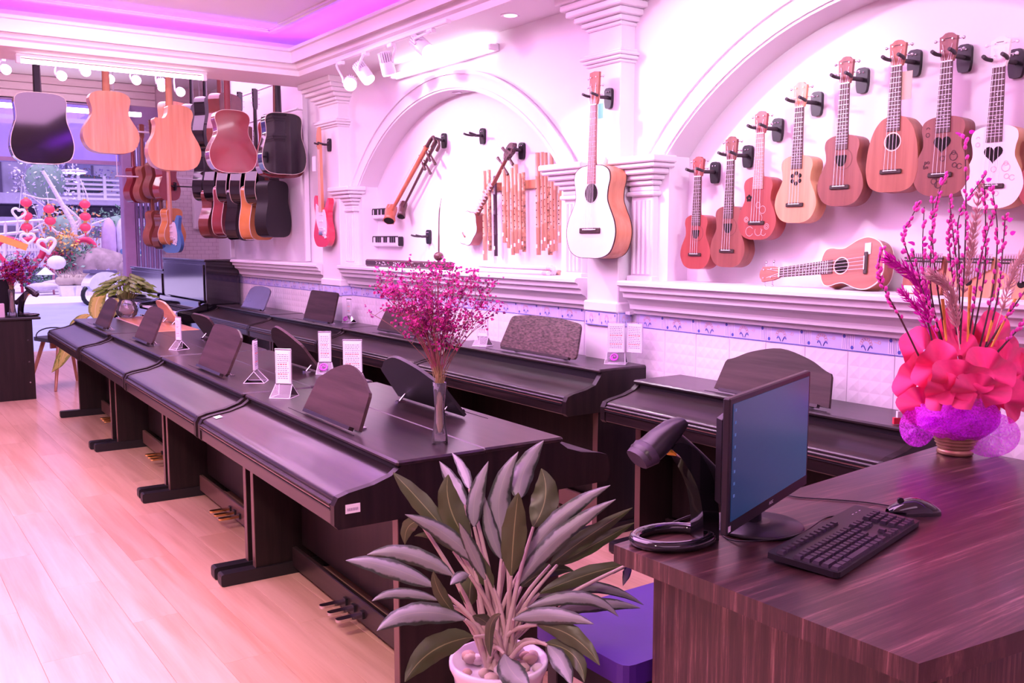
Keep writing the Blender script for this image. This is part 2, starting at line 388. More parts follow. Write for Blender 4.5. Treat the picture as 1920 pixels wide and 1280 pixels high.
def pilaster(y, hw):
    m = MB().box(3.06, W+.01, y-hw, y+hw, 1.035, CZ, .004)
    m.box(3.045, W+.01, y-hw-.012, y+hw+.012, 1.035, 1.09, .008)
    for (z0, z1, o) in [(2.235, 2.25, .012), (2.25, 2.268, .025), (2.268, 2.285, .036), (2.285, 2.30, .018), (2.405, 2.425, .012), (2.425, 2.45, .03), (2.45, 2.48, .055), (2.48, 2.51, .085), (2.51, 2.54, .105), (2.54, 2.582, .125)]:
        m.box(3.06-o, W+.01, y-hw-o, y+hw+o, z0, z1, .005)
    m.build('pilaster', WHITE, wr)
    MB().box(3.062, W+.01, y-hw-.006, y+hw+.006, 0, .965).build('pilaster_base', TILEM, wr)
PIL = [(3.56, .118), (6.76, .165)]
for y, hw in PIL: pilaster(y, hw)
lp = [(3.30, 1.20), (3.022, 1.20), (3.012, 1.192), (3.012, 1.178), (3.03, 1.170), (3.034, 1.148), (3.052, 1.142), (3.056, 1.118), (3.082, 1.104), (3.098, 1.082), (3.102, 1.060), (3.122, 1.055), (3.126, 1.036), (3.16, 1.034), (3.16, 1.185), (3.30, 1.185)]
for (y0, y1) in [(-2, 3.40), (3.715, 6.57), (6.95, 8.985)]:
    MB().prism(lp, y0, y1, 'y').build('ledge', WHITE, wr)
MB().box(3.10, W+.02, 3.4, 3.715, 1.03, 1.045).build('ledge_return', WHITE, wr)
# ---- glazed dado tiles with a printed border
tm = MB().box(0, .006, -.0992, .0992, -.2992, 0, .001)
for i in range(4):
    for j in range(6):
        y0 = -.094+i*.047; z0 = -.294+j*.048; tm.add([(-.0002, y0, z0), (-.0002, y0+.047, z0), (-.0002, y0+.047, z0+.048), (-.0002, y0, z0+.048), (-.0022, y0+.0235, z0+.024)], [(0, 4, 1), (1, 4, 2), (2, 4, 3), (3, 4, 0)])
tme = tm.mesh('tile', TILEM)
BBASE = mat('border_glaze', (.60, .55, .90), .2, var=.04); BBLUE = mat('border_blue', (.10, .11, .50), .3); BORG = mat('border_rose', (.80, .42, .40), .3); BPALE = mat('border_pale', (.78, .68, .88), .25)
bm_ = MB().box(0, .007, -.0994, .0994, 0, .072, .001)
def strip(m, pts, r, x=-.0008):
    for a, b in zip(pts[:-1], pts[1:]):
        d = Vector((b[0]-a[0], b[1]-a[1])); L = d.length
        if L < 1e-6: continue
        nn = Vector((-d.y, d.x))/L*r
        m.add([(x, a[0]+nn.x, a[1]+nn.y), (x, b[0]+nn.x, b[1]+nn.y), (x, b[0]-nn.x, b[1]-nn.y), (x, a[0]-nn.x, a[1]-nn.y)], [(0, 1, 2, 3)])
def dot(m, y, z, r, x=-.0009, k=8): m.add([(x, y+r*cos(2*pi*i/k), z+r*sin(2*pi*i/k)) for i in range(k)], [tuple(range(k))])
bm_.mat = 3
for s_ in (-1, 1): bm_.add([(-.0004, s_*.099, .003), (-.0004, s_*.072, .003), (-.0004, s_*.072, .069), (-.0004, s_*.099, .069)], [(0, 1, 2, 3)])
bm_.mat = 1
for yy in (-.094, -.086, -.078, .078, .086, .094): strip(bm_, [(yy, .008), (yy, .064)], .0008)
dot(bm_, -.082, .058, .0075); dot(bm_, .082, .016, .0075); strip(bm_, [(-.099, .004), (.099, .004)], .0016); strip(bm_, [(-.099, .069), (.099, .069)], .0016)
for s_ in (-1, 1):
    for k in range(2): strip(bm_, [(.018+s_*(.004+.02*t), .010+.016*sin(t*pi*.8)*(1+.3*k)) for t in [i/5 for i in range(6)]], .0013)
bm_.mat = 2
for k in range(7): a = pi*(.05+.15*k); strip(bm_, [(.022+.021*cos(a)+.006*cos(t), .034+.02*sin(a)+.006*sin(t)) for t in [i*pi/3 for i in range(7)]], .0009)
strip(bm_, [(-.035+.006*cos(t), .045+.006*sin(t)) for t in [i*pi/3 for i in range(7)]], .0008); strip(bm_, [(-.03, .042), (-.012, .046)], .0007)
bme = bm_.mesh('border_tile', [BBASE, BBLUE, BORG, BPALE])
y = 9.3
while y > .4:
    inp = any(abs(y-p) < hw+.09 for p, hw in PIL)
    if not inp:
        link('border_tile', bme, wr, (W-.006, y, .966))
        link('tile', tme, wr, (W-.005, y, .965))
        if y < 3.6: link('tile', tme, wr, (W-.005, y, .665))
    y -= .2
for p, hw in PIL:
    for k in (-1, 1): o = link('border_tile', bme, wr, (3.052, p+k*hw*.5, .966)); o.scale = (1, hw/.2, 1)
    o = link('border_tile', bme, wr, (3.10, p-hw-.011, .966), (0, 0, pi/2)); o.scale = (1, .45, 1)
MB().box(W-.006, W+.01, -2, 3.3, .35, .366).build('tile_course', TILEM, wr)
# ---- shop front at the far end
PURP = mat('purple_frame', (.42, .27, .50), .5); BOARD = mat('pale_board', (.80, .62, .66), .6, var=.05, scale=30, stretch=(.1, 1, 1))
wb_ = struct(MB().box(-3, 3.98, YB+.02, YB+.12, 3.02, EZ).build('wall_back', BOARD))
for k in range(3): MB().box(-3, 3.28, YB-.004, YB+.02, 3.03+k*.09, 3.03+k*.09+.084, .006).build('board', BOARD, wb_)
BRK = bpy.data.materials.new('white_brick'); BRK.use_nodes = True; nt = BRK.node_tree; b = nt.nodes['Principled BSDF']; b.inputs['Roughness'].default_value = .7
tc = N(nt, 'ShaderNodeTexCoord'); mp = N(nt, 'ShaderNodeMapping'); mp.inputs['Rotation'].default_value = (radians(90), 0, 0); nt.links.new(tc.outputs['Object'], mp.inputs[0])
bt = N(nt, 'ShaderNodeTexBrick', Scale=5.0); bt.inputs['Color1'].default_value = (.80, .72, .76, 1); bt.inputs['Color2'].default_value = (.74, .66, .71, 1); bt.inputs['Mortar'].default_value = (.52, .42, .48, 1); bt.inputs['Mortar Size'].default_value = .012
nt.links.new(mp.outputs[0], bt.inputs['Vector']); nt.links.new(bt.outputs[0], b.inputs['Base Color'])
bp = N(nt, 'ShaderNodeBump', Strength=.5, Distance=.01); nt.links.new(bt.outputs['Fac'], bp.inputs['Height']); nt.links.new(bp.outputs[0], b.inputs['Normal'])
struct(MB().box(3.30, EX, YB-.1, YB+.12, 0, 3.03).build('wall_back', BRK))
struct(MB().box(EX, EX+.1, 9.4, YB+.1, 0, EZ).box(NB, EX+.1, 9.36, 9.4, 0, EZ).build('wall_right', WHITE))
struct(MB().box(2.83, 2.965, YB-.06, YB+.12, 0, 3.03, .01).build('trim_1', PURP))
gate = thing('folding_gate', 'folded purple steel gate of narrow upright slats beside the shop entrance', 'gate', (3.13, YB, 0))
for k in range(11): MB().box(-.155+k*.029, -.155+k*.029+.012, -.03+.03*(k % 2), .02+.03*(k % 2), .02, 2.62).build('slat', PURP, gate)
for z_ in (.02, 2.6): MB().box(-.16, .16, -.005, .03, z_, z_+.08).build('gate_rail', PURP, gate)
struct(MB().box(2.965, 3.30, YB, YB+.1, 2.68, 3.03).build('wall_back', PURP))
win = struct(MB().box(-3, 2.83, YB+.02, YB+.07, 2.30, 2.345).box(-3, 2.83, YB+.02, YB+.07, 3.0, 3.03).box(.4, .44, YB+.02, YB+.07, 2.34, 3.0).build('window_1', PURP))
MB().box(-3, 2.83, YB+.04, YB+.046, 2.345, 3.0).build('pane', glassy('transom_glass', (.80, .72, .98), .10), win)
struct(MB().box(-3, 4, 12.9, 13.0, -.2, -.003).build('trim_2', mat('door_sill', (.6, .55, .65), .4)))
# ================================================================ digital pianos
PW, PD = 1.385, .488
def stand_outline(kind, w, h):
    if kind == 'arch':
        tp = [(-w/2+.03, h*.64), (-w*.38, h*.70), (-w*.24, h*.87), (0, h), (w*.24, h*.87), (w*.38, h*.70), (w/2-.03, h*.64)]
        return fillet([(-w/2, 0), (-w/2+.025, h*.58)], .01, 1)[:0]+[(-w/2, 0), (-w/2+.022, h*.58)]+[(p.x, p.y) for p in spline(tp, 4)]+[(w/2-.022, h*.58), (w/2, 0)]
    elif kind == 'bow':  pts = [(-w/2, 0), (-w/2+.035, h*.9), (-w*.2, h*.985), (w*.2, h*.985), (w/2-.035, h*.9), (w/2, 0)]
    elif kind == 'round': pts = [(-w/2, 0), (-w/2+.03, h*.82), (-w*.3, h*.96), (0, h), (w*.3, h*.96), (w/2-.03, h*.82), (w/2, 0)]
    elif kind == 'clip': pts = [(-w/2, 0), (-w/2, h*.96), (-w*.2, h), (w*.3, h*.97), (w/2, h*.82), (w/2, 0)]
    else: pts = [(-w/2, 0), (-w/2+.02, h), (w/2-.02, h), (w/2, 0)]
    return fillet(pts, .028, 3)
def piano(label, loc, rz, stand=('arch', .50, .21), tilt=20, dy=.275, pedals=BRASS, npd=3, groove=True, top=.77, wid=PW, m_top=None, group='digital pianos', xs=0.0, smat=None):
    t = thing('digital_piano', label, 'piano', loc, (0, 0, rz), group)
    D = PD; hz = top-.77; m_top = m_top or PIANO; smat = smat or STANDM; hw = wid/2
    # side cheeks
    ch = [(0.012, .600), (.0, .612), (0, .668), (.012, .690), (.045, .700), (.12, .712), (.175, .730), (.205, .752+hz*.6), (.212, .762+hz), (D, .762+hz), (D, .60)]
    for s in (-1, 1):
        a, b = (s*hw-.028, s*hw) if s > 0 else (s*hw, s*hw+.028)
        MB().prism(ch, a, b, 'x').build('side_cheek', PIANOZ, t)
    # fall board that rolls over the keys
    lidp = [(.010, .672), (.012, .684), (.022, .690), (.05, .697), (.12, .708), (.175, .725), (.215, .742+hz*.5), (.215, .728), (.12, .692), (.03, .676)]
    lid = MB().prism(lidp, -hw+.029, hw-.029, 'x', True, (1, 1)).build('fall_board', m_top, t)
    # top board
    tb = MB().box(-hw-.002, hw+.002, .192, D+.002, .752+hz, .77+hz, .006).build('top_board', m_top, t)
    MB().box(-hw+.03, hw-.03, .205, .222, .715, .752+hz).build('name_board', BLACKS, t)
    # key slip with its grooves
    ks = MB().box(-hw+.028, hw-.028, .004, .026, .606, .674, .004).build('key_slip', PIANO, t)
    if groove:
        for k in range(3): MB().box(-hw+.03, hw-.03, -.001, .006, .650+k*.008, .654+k*.008).build('groove_trim', PEDGE if k == 1 else BLACKS, ks)
    else: MB().box(-hw+.03, hw-.03, .0, .006, .645, .651).build('groove_trim', PEDGE, ks)
    MB().box(-hw+.028, hw-.028, .02, D-.01, .600, .618).build('key_bed', PIANO, t)
    MB().box(-hw+.03, hw-.03, D-.02, D, .06, .752+hz).build('back_panel', PIANOZ, t)
    for s in (-1, 1):
        x0 = s*(hw-.03)
        lg = MB().box(x0-.016, x0+.016, .20, D-.005, .05, .602, .002).build('leg', PIANOZ, t)
        MB().box(x0-.0165, x0+.0165, .1985, .2015, .05, .602).build('edge_strip', PEDGE, lg)
        MB().prism(fillet([(.055, 0), (.055, .052), (D, .052), (D, 0)], .012, 2), x0-.026, x0+.026, 'x').build('foot', BLACKS, t)
    MB().box(-hw+.05, hw-.05, .355, .375, .028, .115, .003).build('pedal_rail', PEDGE if pedals is BRASS else PIANO, t)
    MB().box(-hw+.05, hw-.05, .40, .415, .115, .605).build('kick_panel', PIANOZ, t)
    for k in range(npd):
        xx = (k-(npd-1)/2)*.075
        pd = MB().prism(fillet([(xx-.014, .25), (xx-.016, .30), (xx-.009, .36), (xx+.009, .36), (xx+.016, .30), (xx+.014, .25)], .012, 3), .062, .072, 'z').build('pedal', pedals, t)
        MB().box(xx-.013, xx+.013, .345, .358, .055, .08).build('pedal_bracket', BLACKP, pd)
    # music stand
    if stand:
        k, w_, h_ = stand
        M = Matrix.Translation((xs, dy, top+.012)) @ Matrix.Rotation(radians(-tilt), 4, 'X')
        ms = MB(M).prism(stand_outline(k, w_, h_), -.005, .007, 'y').build('music_stand', smat, t)
        MB(M).box(-w_/2+.04, w_/2-.04, -.022, -.004, -.008, .004).build('book_lip', PIANO, ms)
        for s in (-1, 1):
            bk = MB()
            for q in [[(xs+s*w_*.32, dy+.012, top+.04), (xs+s*w_*.32, dy+.045, top+.006)]]:
                bk.tube(q, .004, 6); bk.box(q[1][0]-.012, q[1][0]+.012, q[1][1]-.02, q[1][1]+.014, top-.001, top+.007)
            bk.build('stand_bracket', CHROME, ms)
        MB().box(-.30, .30, .232, .2345, top-.0005, top+.0015).build('music_rail', BLACKP, t)
    return t
TH = radians(1.97); dA = Vector((sin(TH), cos(TH), 0)); nA = Vector((cos(TH), -sin(TH), 0))
def rowpos(s, n): p = dA*s+nA*n; return (p.x, p.y, 0)
NF = .968
rzA = -pi/2-TH
A_ = [piano('dark digital piano with a wide arched music stand and a flower vase on top', rowpos(3.062, NF), rzA, ('arch', .49, .20), pedals=CHROME, npd=3, xs=.065, dy=.25, tilt=24),
      piano('dark digital piano with a square music stand clipped at one corner, facing the aisle', rowpos(4.492, NF), rzA, ('clip', .475, .225), xs=.055, wid=1.40, dy=.25, tilt=24),
      piano('dark digital piano with a rounded music stand, facing the aisle, between two others', rowpos(5.937, NF+.005), rzA, ('round', .475, .225), xs=-.015, dy=.255, tilt=24),
      piano('dark digital piano at the window end of the row facing the aisle', rowpos(7.365, NF-.01), rzA, ('round', .47, .215), xs=.27, dy=.23, tilt=24)]
rzB = pi/2-TH; NBk = 1.452+PD+.006
ORG = wood('orange_wood', (.50, .20, .10), (.66, .31, .17), .3, .3, 'x', 20)
B_ = [piano('dark digital piano whose wide black music stand shows two metal hinges from behind', rowpos(3.07, NBk), rzB, ('arch', .52, .235), dy=.30, tilt=36, xs=.0, smat=BLACKS),
      piano('dark digital piano with its propped music stand seen from behind, two sign holders on top', rowpos(4.50, NBk), rzB, ('arch', .46, .24), dy=.30, tilt=34, xs=-.13),
      piano('dark digital piano with a folding music stand seen from behind, turned towards the wall', rowpos(5.93, NBk), rzB, ('clip', .44, .19), dy=.30, tilt=34, xs=-.05),
      piano('digital piano with an orange wood top carrying a potted pothos', rowpos(7.36, NBk), rzB, ('round', .42, .19), dy=.235, tilt=30, xs=-.15, m_top=ORG, smat=ORG)]
CF = 2.635
C_ = [piano('dark digital piano by the tiled wall behind the counter monitor, with an arched music stand', (2.655, 2.40, 0), -pi/2, ('arch', .56, .20), xs=.02, dy=.25, pedals=CHROME),
      piano('tall dark digital piano with a speckled wide music stand against the tiled wall', (2.60, 3.965, 0), -pi/2, ('bow', .66, .20), top=.80, xs=.11, dy=.27, smat=SPECK, wid=1.40),
      piano('dark digital piano by the wall with a long low music stand behind the dried flowers', (CF, 5.40, 0), -pi/2, ('square', .60, .17), xs=-.06, dy=.30, tilt=26),
      piano('dark digital piano by the wall with a plain rectangular music stand', (CF, 6.80, 0), -pi/2, ('square', .53, .23), xs=.20, dy=.23, tilt=16),
      piano('dark digital piano next to the black upright piano with a bowed glossy music stand', (CF+.02, 8.23, 0), -pi/2, ('round', .56, .22), xs=.15, dy=.24, tilt=26, smat=mat('grey_gloss', (.10, .09, .15), .15, coat=.5))]
PRICE = MB().box(-.022, .022, -.0008, 0, -.013, .013).mesh('price_sticker', PAPER)
# barcode sticker on the end of the nearest piano, small stickers on lids
stk = link('barcode_sticker', PRICE, A_[0], (PW/2+.0008, .055, .655), (0, 0, pi/2)); stk['label'] = 'small white barcode sticker on the piano end'
bc = MB()
for k in range(16): bc.box(-.016+k*.002, -.016+k*.002+.0005+.0007*(k % 3 == 0), -.0012, -.0008, -.006, .002)
bc.build('barcode', INK, A_[0], (PW/2+.0008, .055, .655), (0, 0, pi/2))
link('price_sticker', PRICE, A_[0], (-PW/2+.07, .06, .7005), (radians(-80), 0, 0))
YEL = MB().box(-.02, .02, -.0008, 0, -.014, .014).mesh('stand_sticker', mat('yellow_sticker', (.85, .75, .42), .6))
link('stand_sticker', YEL, C_[1], (-.05, .352, .965), (radians(-20), 0, 0))
# ================================================================ upright pianos
def upright(label, loc, H, L):
    t = thing('upright_piano', label, 'piano', loc, (0, 0, -pi/2)); h = L/2
    MB().box(-h, h, .28, .60, .05, H-.02, .004).build('cabinet', BLACKG, t)
    MB().box(-h-.01, h+.01, .265, .61, H-.022, H, .006).build('top_lid', BLACKG, t)
    MB().box(-h+.05, h-.05, .268, .282, .80, H-.05, .004).build('music_panel', BLACKG, t)
    MB().box(-h, h, 0, .29, .60, .665, .008).build('key_bed', BLACKG, t)
    for s in (-1, 1):
        MB().prism(fillet([(0, .66), (0, .72), (.16, .735), (.29, .80), (.29, .66)], .03, 3), s*h-(.05 if s > 0 else 0), s*h+(.05 if s < 0 else 0), 'x').build('key_cheek', BLACKG, t)
        MB().box(s*(h-.03)-.03, s*(h-.03)+.03, .02, .09, .06, .60, .01).build('leg', BLACKG, t)
        MB().box(s*(h-.03)-.035, s*(h-.03)+.035, .0, .60, 0, .06, .008).build('toe_block', BLACKG, t)
    kb = MB()
    for k in range(52): x = -h+.055+k*(L-.11)/52; kb.box(x+.0006, x+(L-.11)/52-.0006, .03, .19, .675, .692, .001)
    kb.mat = 1
    for k in range(51):
        if k % 7 not in (1, 4): x = -h+.055+(k+1)*(L-.11)/52; kb.box(x-.006, x+.006, .09, .19, .692, .703, .001)
    kb.build('keyboard', [mat('ivory', (.85, .82, .84), .25), BLACKP], t, kind='stuff')
    MB().box(-h+.05, h-.05, .215, .235, .69, .80, .004).build('fall_board', BLACKG, t)
    MB().box(-h+.03, h-.03, .285, .30, .08, .58, .004).build('kick_panel', BLACKG, t)
    return t
upright('tall glossy black upright piano with open keys below the hanging guitars', (2.50, 9.73, 0), 1.20, 1.46)
upright('lower black upright piano at the shop entrance beside the folding gate', (2.52, 11.25, 0), 1.07, 1.42)
# ================================================================ acrylic price signs
def sign(label, loc, rz, w=.075, h=.20, emblem=False, two=False, lean=0):
    t = thing('sign_holder', label, 'sign holder', loc, (0, 0, rz), 'acrylic sign holders')
    b = .045; zz = .052; h *= .68
    MB().add([(-w/2-.008, -b, 0), (w/2+.008, -b, 0), (w/2+.008, b, 0), (-w/2-.008, b, 0), (-w/2, 0, zz), (w/2, 0, zz)], [(0, 1, 5, 4), (3, 4, 5, 2), (0, 3, 2, 1)]).build('base', ACRY, t)
    rim = MB()
    for q in [((-w/2-.008, -b, .001), (-w/2, 0, zz)), ((w/2+.008, -b, .001), (w/2, 0, zz)), ((-w/2-.008, b, .001), (-w/2, 0, zz)), ((w/2+.008, b, .001), (w/2, 0, zz)), ((-w/2-.008, -b, .0015), (w/2+.008, -b, .0015)), ((-w/2-.008, b, .0015), (w/2+.008, b, .0015)), ((w/2+.008, -b, .0015), (w/2+.008, b, .0015)), ((-w/2-.008, -b, .0015), (-w/2-.008, b, .0015))]: rim.tube(q, .0014, 4)
    rim.build('base_edges', mat('acrylic_edge', (.85, .75, .9), .2), t)
    for k in range(2 if two else 1):
        M = Matrix.Translation(((w+.004)*k, 0, zz)) @ Matrix.Rotation(radians(-18 if k else 0), 4, 'Z')
        p = MB(M).box(-w/2, w/2, -.003, .003, 0, h, .001).build('panel', ACRY, t)
        MB(M).box(-w/2+.003, w/2-.003, -.0042, .0042, .004, h-.008).build('paper', PAPER, p)
        rr = random.Random(hash(label) % 99); ln = MB(M)
        for side in (-1, 1):
            y0 = side*.0046
            for r in range(13):
                z = h-.025-r*(h-.04)/13; ln.mat = 1 if r in (5, 10) else 0; xx = -w/2+.012
                while xx < w/2-.016:
                    l_ = rr.uniform(.004, .010); ln.box(xx, min(xx+l_, w/2-.012), y0-.0002, y0+.0002, z, z+(.004 if r in (5, 10) else .0022)); xx += l_+.003
            ln.mat = 0
            for q in [(-w/2+.007, -w/2+.0078, .008, h-.012), (w/2-.0078, w/2-.007, .008, h-.012)]: ln.box(q[0], q[1], y0-.0002, y0+.0002, q[2], q[3])
        ln.build('print', [INK, REDINK], p, kind='stuff')
    if emblem:
        e = MB(Matrix.Translation((-.004, -.036, .034)) @ Matrix.Rotation(radians(-36), 4, 'X'))
        e.tube([(.017*cos(a), 0, .017*sin(a)) for a in [i*2*pi/16 for i in range(17)]], .004, 6)
        e.tube([((.004+.0022*a)*cos(a*1.3), 0, (.004+.0022*a)*sin(a*1.3)) for a in [i*.35 for i in range(14)]], .0028, 6)
        e.build('emblem', mat('magenta_emblem', (.55, .05, .55), .25, coat=.6), t)
    return t
def on(x, y, z=.77): return at_z(x, y, z)
face = radians(-35)
sign('narrow clear sign holder on the piano with the rounded music stand', on(336, 655), radians(-70), .05, .20)
sign('clear sign holder turned edge-on beside the square clipped music stand', on(480, 716), radians(-122))
sign('clear sign holder with a printed slip beside the wide arched music stand', on(533, 744), radians(-46), .07, .21)
sign('clear sign holder with a round magenta emblem behind the arched music stand', on(610, 700)+Vector((0, 0, .001)), radians(-30), .062, .215, True)
sign('clear sign holder standing behind the arched stand with no emblem', on(662, 722)+Vector((0, 0, .001)), radians(-38), .085, .215)
sign('clear sign holder beside the speckled music stand', on(905, 648, .801), radians(-60), .07, .20)
sign('double clear sign holder with a purple emblem on the tall piano by the tiles', on(1155, 681, .801), radians(-50), .085, .22, True, True)
sign('small clear sign holder with a pink emblem by the plain rectangular music stand', on(655, 605, .771), radians(-70), .05, .19, True)
# ================================================================ counter with computer
WAL = bpy.data.materials.new('zebrano'); WAL.use_nodes = True
nt = WAL.node_tree; b = nt.nodes['Principled BSDF']; b.inputs['Roughness'].default_value = .30; b.inputs['Coat Weight'].default_value = .15; b.inputs['Coat Roughness'].default_value = .15
tc = N(nt, 'ShaderNodeTexCoord'); mp = N(nt, 'ShaderNodeMapping'); mp.inputs['Scale'].default_value = (.035, 1, .035); nt.links.new(tc.outputs['Object'], mp.inputs[0])
n1 = N(nt, 'ShaderNodeTexNoise', Scale=62.0, Detail=7.0, Roughness=.75); nt.links.new(mp.outputs[0], n1.inputs['Vector'])
cr = N(nt, 'ShaderNodeValToRGB'); e = cr.color_ramp.elements; e[0].position = .34; e[0].color = (.024, .009, .010, 1); e[1].position = .70; e[1].color = (.36, .19, .17, 1); k = e.new(.5); k.color = (.055, .023, .024, 1); k = e.new(.58); k.color = (.11, .048, .046, 1)
nt.links.new(n1.outputs[0], cr.inputs[0]); nt.links.new(cr.outputs[0], b.inputs['Base Color'])
WALZ = WAL.copy(); WALZ.name = 'zebrano_upright'
for n_ in WALZ.node_tree.nodes:
    if n_.type == 'MAPPING': n_.inputs['Scale'].default_value = (1, 1, .035)
desk = thing('counter_desk', 'dark striped wood counter carrying the monitor, keyboard and flowers', 'desk')
MB().prism([(1.30, 1.465), (2.80, 1.605), (2.80, .60), (1.308, .768)][::-1], .712, .75, 'z').build('table_top', WAL, desk)
MB().box(1.385, 1.41, .80, 1.43, 0, .712).build('side_panel', WALZ, desk)
MB().box(1.40, 2.75, .78, .80, 0, .712).build('front_panel', WALZ, desk)
MB().box(2.70, 2.725, .80, 1.45, 0, .712).build('side_panel', WALZ, desk)
MB().box(1.41, 2.70, 1.20, 1.22, .35, .712).build('modesty_panel', WALZ, desk)
# monitor
mo = thing('computer_monitor', 'black flat monitor with a blue screen on the counter', 'monitor', (1.651, 1.352, .75), (0, 0, radians(19.4)))
M = Matrix.Translation((0, 0, .05)) @ Matrix.Diagonal((.957, 1, .843, 1))
MB(M).box(-.26, .26, -.012, .004, 0, .335, .003).build('bezel', BLACKP, mo)
MB(M).box(-.21, .21, .004, .045, .04, .29, .03).build('back_cover', BLACKP, mo)
SCR = bpy.data.materials.new('screen'); SCR.use_nodes = True; nt = SCR.node_tree; b = nt.nodes['Principled BSDF']; b.inputs['Roughness'].default_value = .22; b.inputs['Base Color'].default_value = (.01, .012, .03, 1)
tc = N(nt, 'ShaderNodeTexCoord'); gr = N(nt, 'ShaderNodeTexGradient'); mp = N(nt, 'ShaderNodeMapping'); mp.inputs['Rotation'].default_value = (0, radians(40), 0); mp.inputs['Scale'].default_value = (1.6, 1.6, 1.6); mp.inputs['Location'].default_value = (.6, 0, .1)
nt.links.new(tc.outputs['Object'], mp.inputs[0]); nt.links.new(mp.outputs[0], gr.inputs[0]); cr = N(nt, 'ShaderNodeValToRGB'); e = cr.color_ramp.elements; e[0].color = (.008, .015, .10, 1); e[1].color = (.03, .10, .26, 1)
nt.links.new(gr.outputs[0], cr.inputs[0]); nt.links.new(cr.outputs[0], b.inputs['Emission Color']); b.inputs['Emission Strength'].default_value = .55
MB(M).box(-.245, .245, -.0135, -.0115, .032, .32).build('screen', SCR, mo)
ic = MB(M)
for k in range(8): ic.box(-.236, -.229, -.0142, -.0135, .30-k*.03, .307-k*.03)
ic.build('desktop_icons', mat('icon_blue', (.05, .10, .30), .4, emit=(.1, .2, .5), es=.4), mo)
text_part('logo', 'AOC', .012, WHITEP, mo, M @ Matrix.Translation((0, -.0128, .016)) @ Matrix.Rotation(pi/2, 4, 'X'))
MB(M).box(-.255, -.243, -.0128, -.0118, .008, .022).build('corner_sticker', WHITEP, mo)
MB().tube([(0, .035, .012), (0, .04, .16)], .026, 12).build('neck', BLACKP, mo)
MB().lathe([(.10, 0), (.105, .004), (.10, .009), (.03, .016)], 32, (0, .02, .001)).build('stand_base', BLACKP, mo)
# barcode scanner on its ring stand
sc = thing('barcode_scanner', 'black barcode scanner on a ring-footed stand beside the monitor', 'scanner', tuple(at_z(1266, 1016, .75)), (0, 0, radians(-14)))
sc.scale = (1.42, 1.42, 1.30)
MB().tube([(-.005+.060*cos(a), .045*sin(a), .009) for a in [i*2*pi/32 for i in range(33)]], .009, 10).build('ring_base', BLACKG, sc)
MB().prism([(p.x, p.y) for p in spline([(.038, .0), (.036, .05), (.024, .10), (-.002, .145), (-.018, .162), (-.006, .172), (.022, .158), (.05, .115), (.064, .055), (.066, 0)], 5)], -.018, .018, 'y', True).build('stand_arm', BLACKG, sc)
M = Matrix.Translation((-.012, 0, .178)) @ Matrix.Rotation(radians(38), 4, 'Y')
def loft(m, secs, n=14):
    vs = []
    for (x, z, ry, rz) in secs:
        for k in range(n): a = 2*pi*k/n; vs.append((x, ry*math.copysign(abs(cos(a))**.75, cos(a)), z+rz*math.copysign(abs(sin(a))**.75, sin(a))))
    m.add(vs, [(i*n+k, i*n+(k+1) % n, (i+1)*n+(k+1) % n, (i+1)*n+k) for i in range(len(secs)-1) for k in range(n)], True)
    m.add(vs[:n], [tuple(range(n-1, -1, -1))]); m.add(vs[-n:], [tuple(range(n))]); return m
gun = loft(MB(M), [(-.005, .0, .018, .015), (.03, -.002, .018, .015), (.06, -.004, .017, .014), (.105, -.010, .018, .014), (.118, -.010, .021, .018), (.128, -.010, .019, .016)]).build('grip', BLACKP, sc)
M2 = Matrix.Translation((-.012, 0, .178)) @ Matrix.Rotation(radians(-28), 4, 'Y')
loft(MB(M2), [(-.062, -.002, .025, .013), (-.055, 0, .028, .018), (-.036, .001, .027, .018), (-.02, .004, .024, .019), (.01, .010, .021, .015), (.030, .012, .014, .008)]).build('scan_head', BLACKP, sc)
loft(MB(M2), [(-.065, -.002, .026, .015), (-.044, 0, .0295, .0205), (-.041, 0, .028, .019)]).build('window_bumper', mat('rubber_grey', (.05, .035, .06), .5), sc)
MB(M).prism([(.012, -.026), (.03, -.017), (.034, -.013), (.022, -.016), (.010, -.022)], -.005, .005, 'y').build('trigger', mat('orange_trigger', (.9, .30, .05), .4, emit=(.9, .25, .04), es=.2), sc)
# keyboard
kb = thing('computer_keyboard', 'black full-size computer keyboard on the counter', 'keyboard', (1.715, 1.183, .75), (0, 0, radians(13)))
Mk = Matrix.Rotation(radians(3), 4, 'X')
MB(Mk).prism(fillet([(-.228, -.075), (.228, -.075), (.228, .075), (-.228, .075)], .01, 2), .006, .018, 'z').build('case', BLACKP, kb)
kcap = {}
def key(x, y, w, d=.0155):
    q = round(w, 4)
    if q not in kcap: kcap[q] = MB().add([(-q/2, -d/2, 0), (q/2, -d/2, 0), (q/2, d/2, 0), (-q/2, d/2, 0), (-q/2+.002, -d/2+.0015, .007), (q/2-.002, -d/2+.0015, .007), (q/2-.002, d/2-.0025, .007), (-q/2+.002, d/2-.0025, .007)], [(0, 1, 5, 4), (1, 2, 6, 5), (2, 3, 7, 6), (3, 0, 4, 7), (4, 5, 6, 7)]).mesh('key', mat('key_plastic', (.055, .040, .065), .42))
    link('key', kcap[q], kb, Mk @ Vector((x, y, .018)), (radians(3), 0, 0))
u = .0183
rows = [(-.062, [1.25, 1.25, 1.25, 5.2, 1.25, 1.25, 1.25, 1.3]), (-.043, [2.3]+[1]*10+[1.7+.0]), (-.024, [1.75]+[1]*11+[1.25]), (-.005, [1.5]+[1]*12+[.5+.0]), (.014, [1]*13+[1])]
for y_, ws in rows:
    x_ = -.220
    for w_ in ws:
        w_ = max(w_, .9); key(x_+w_*u/2, y_, w_*u-.0022); x_ += w_*u
for k in range(13): key(-.212+k*u*1.16, .050, u-.003, )
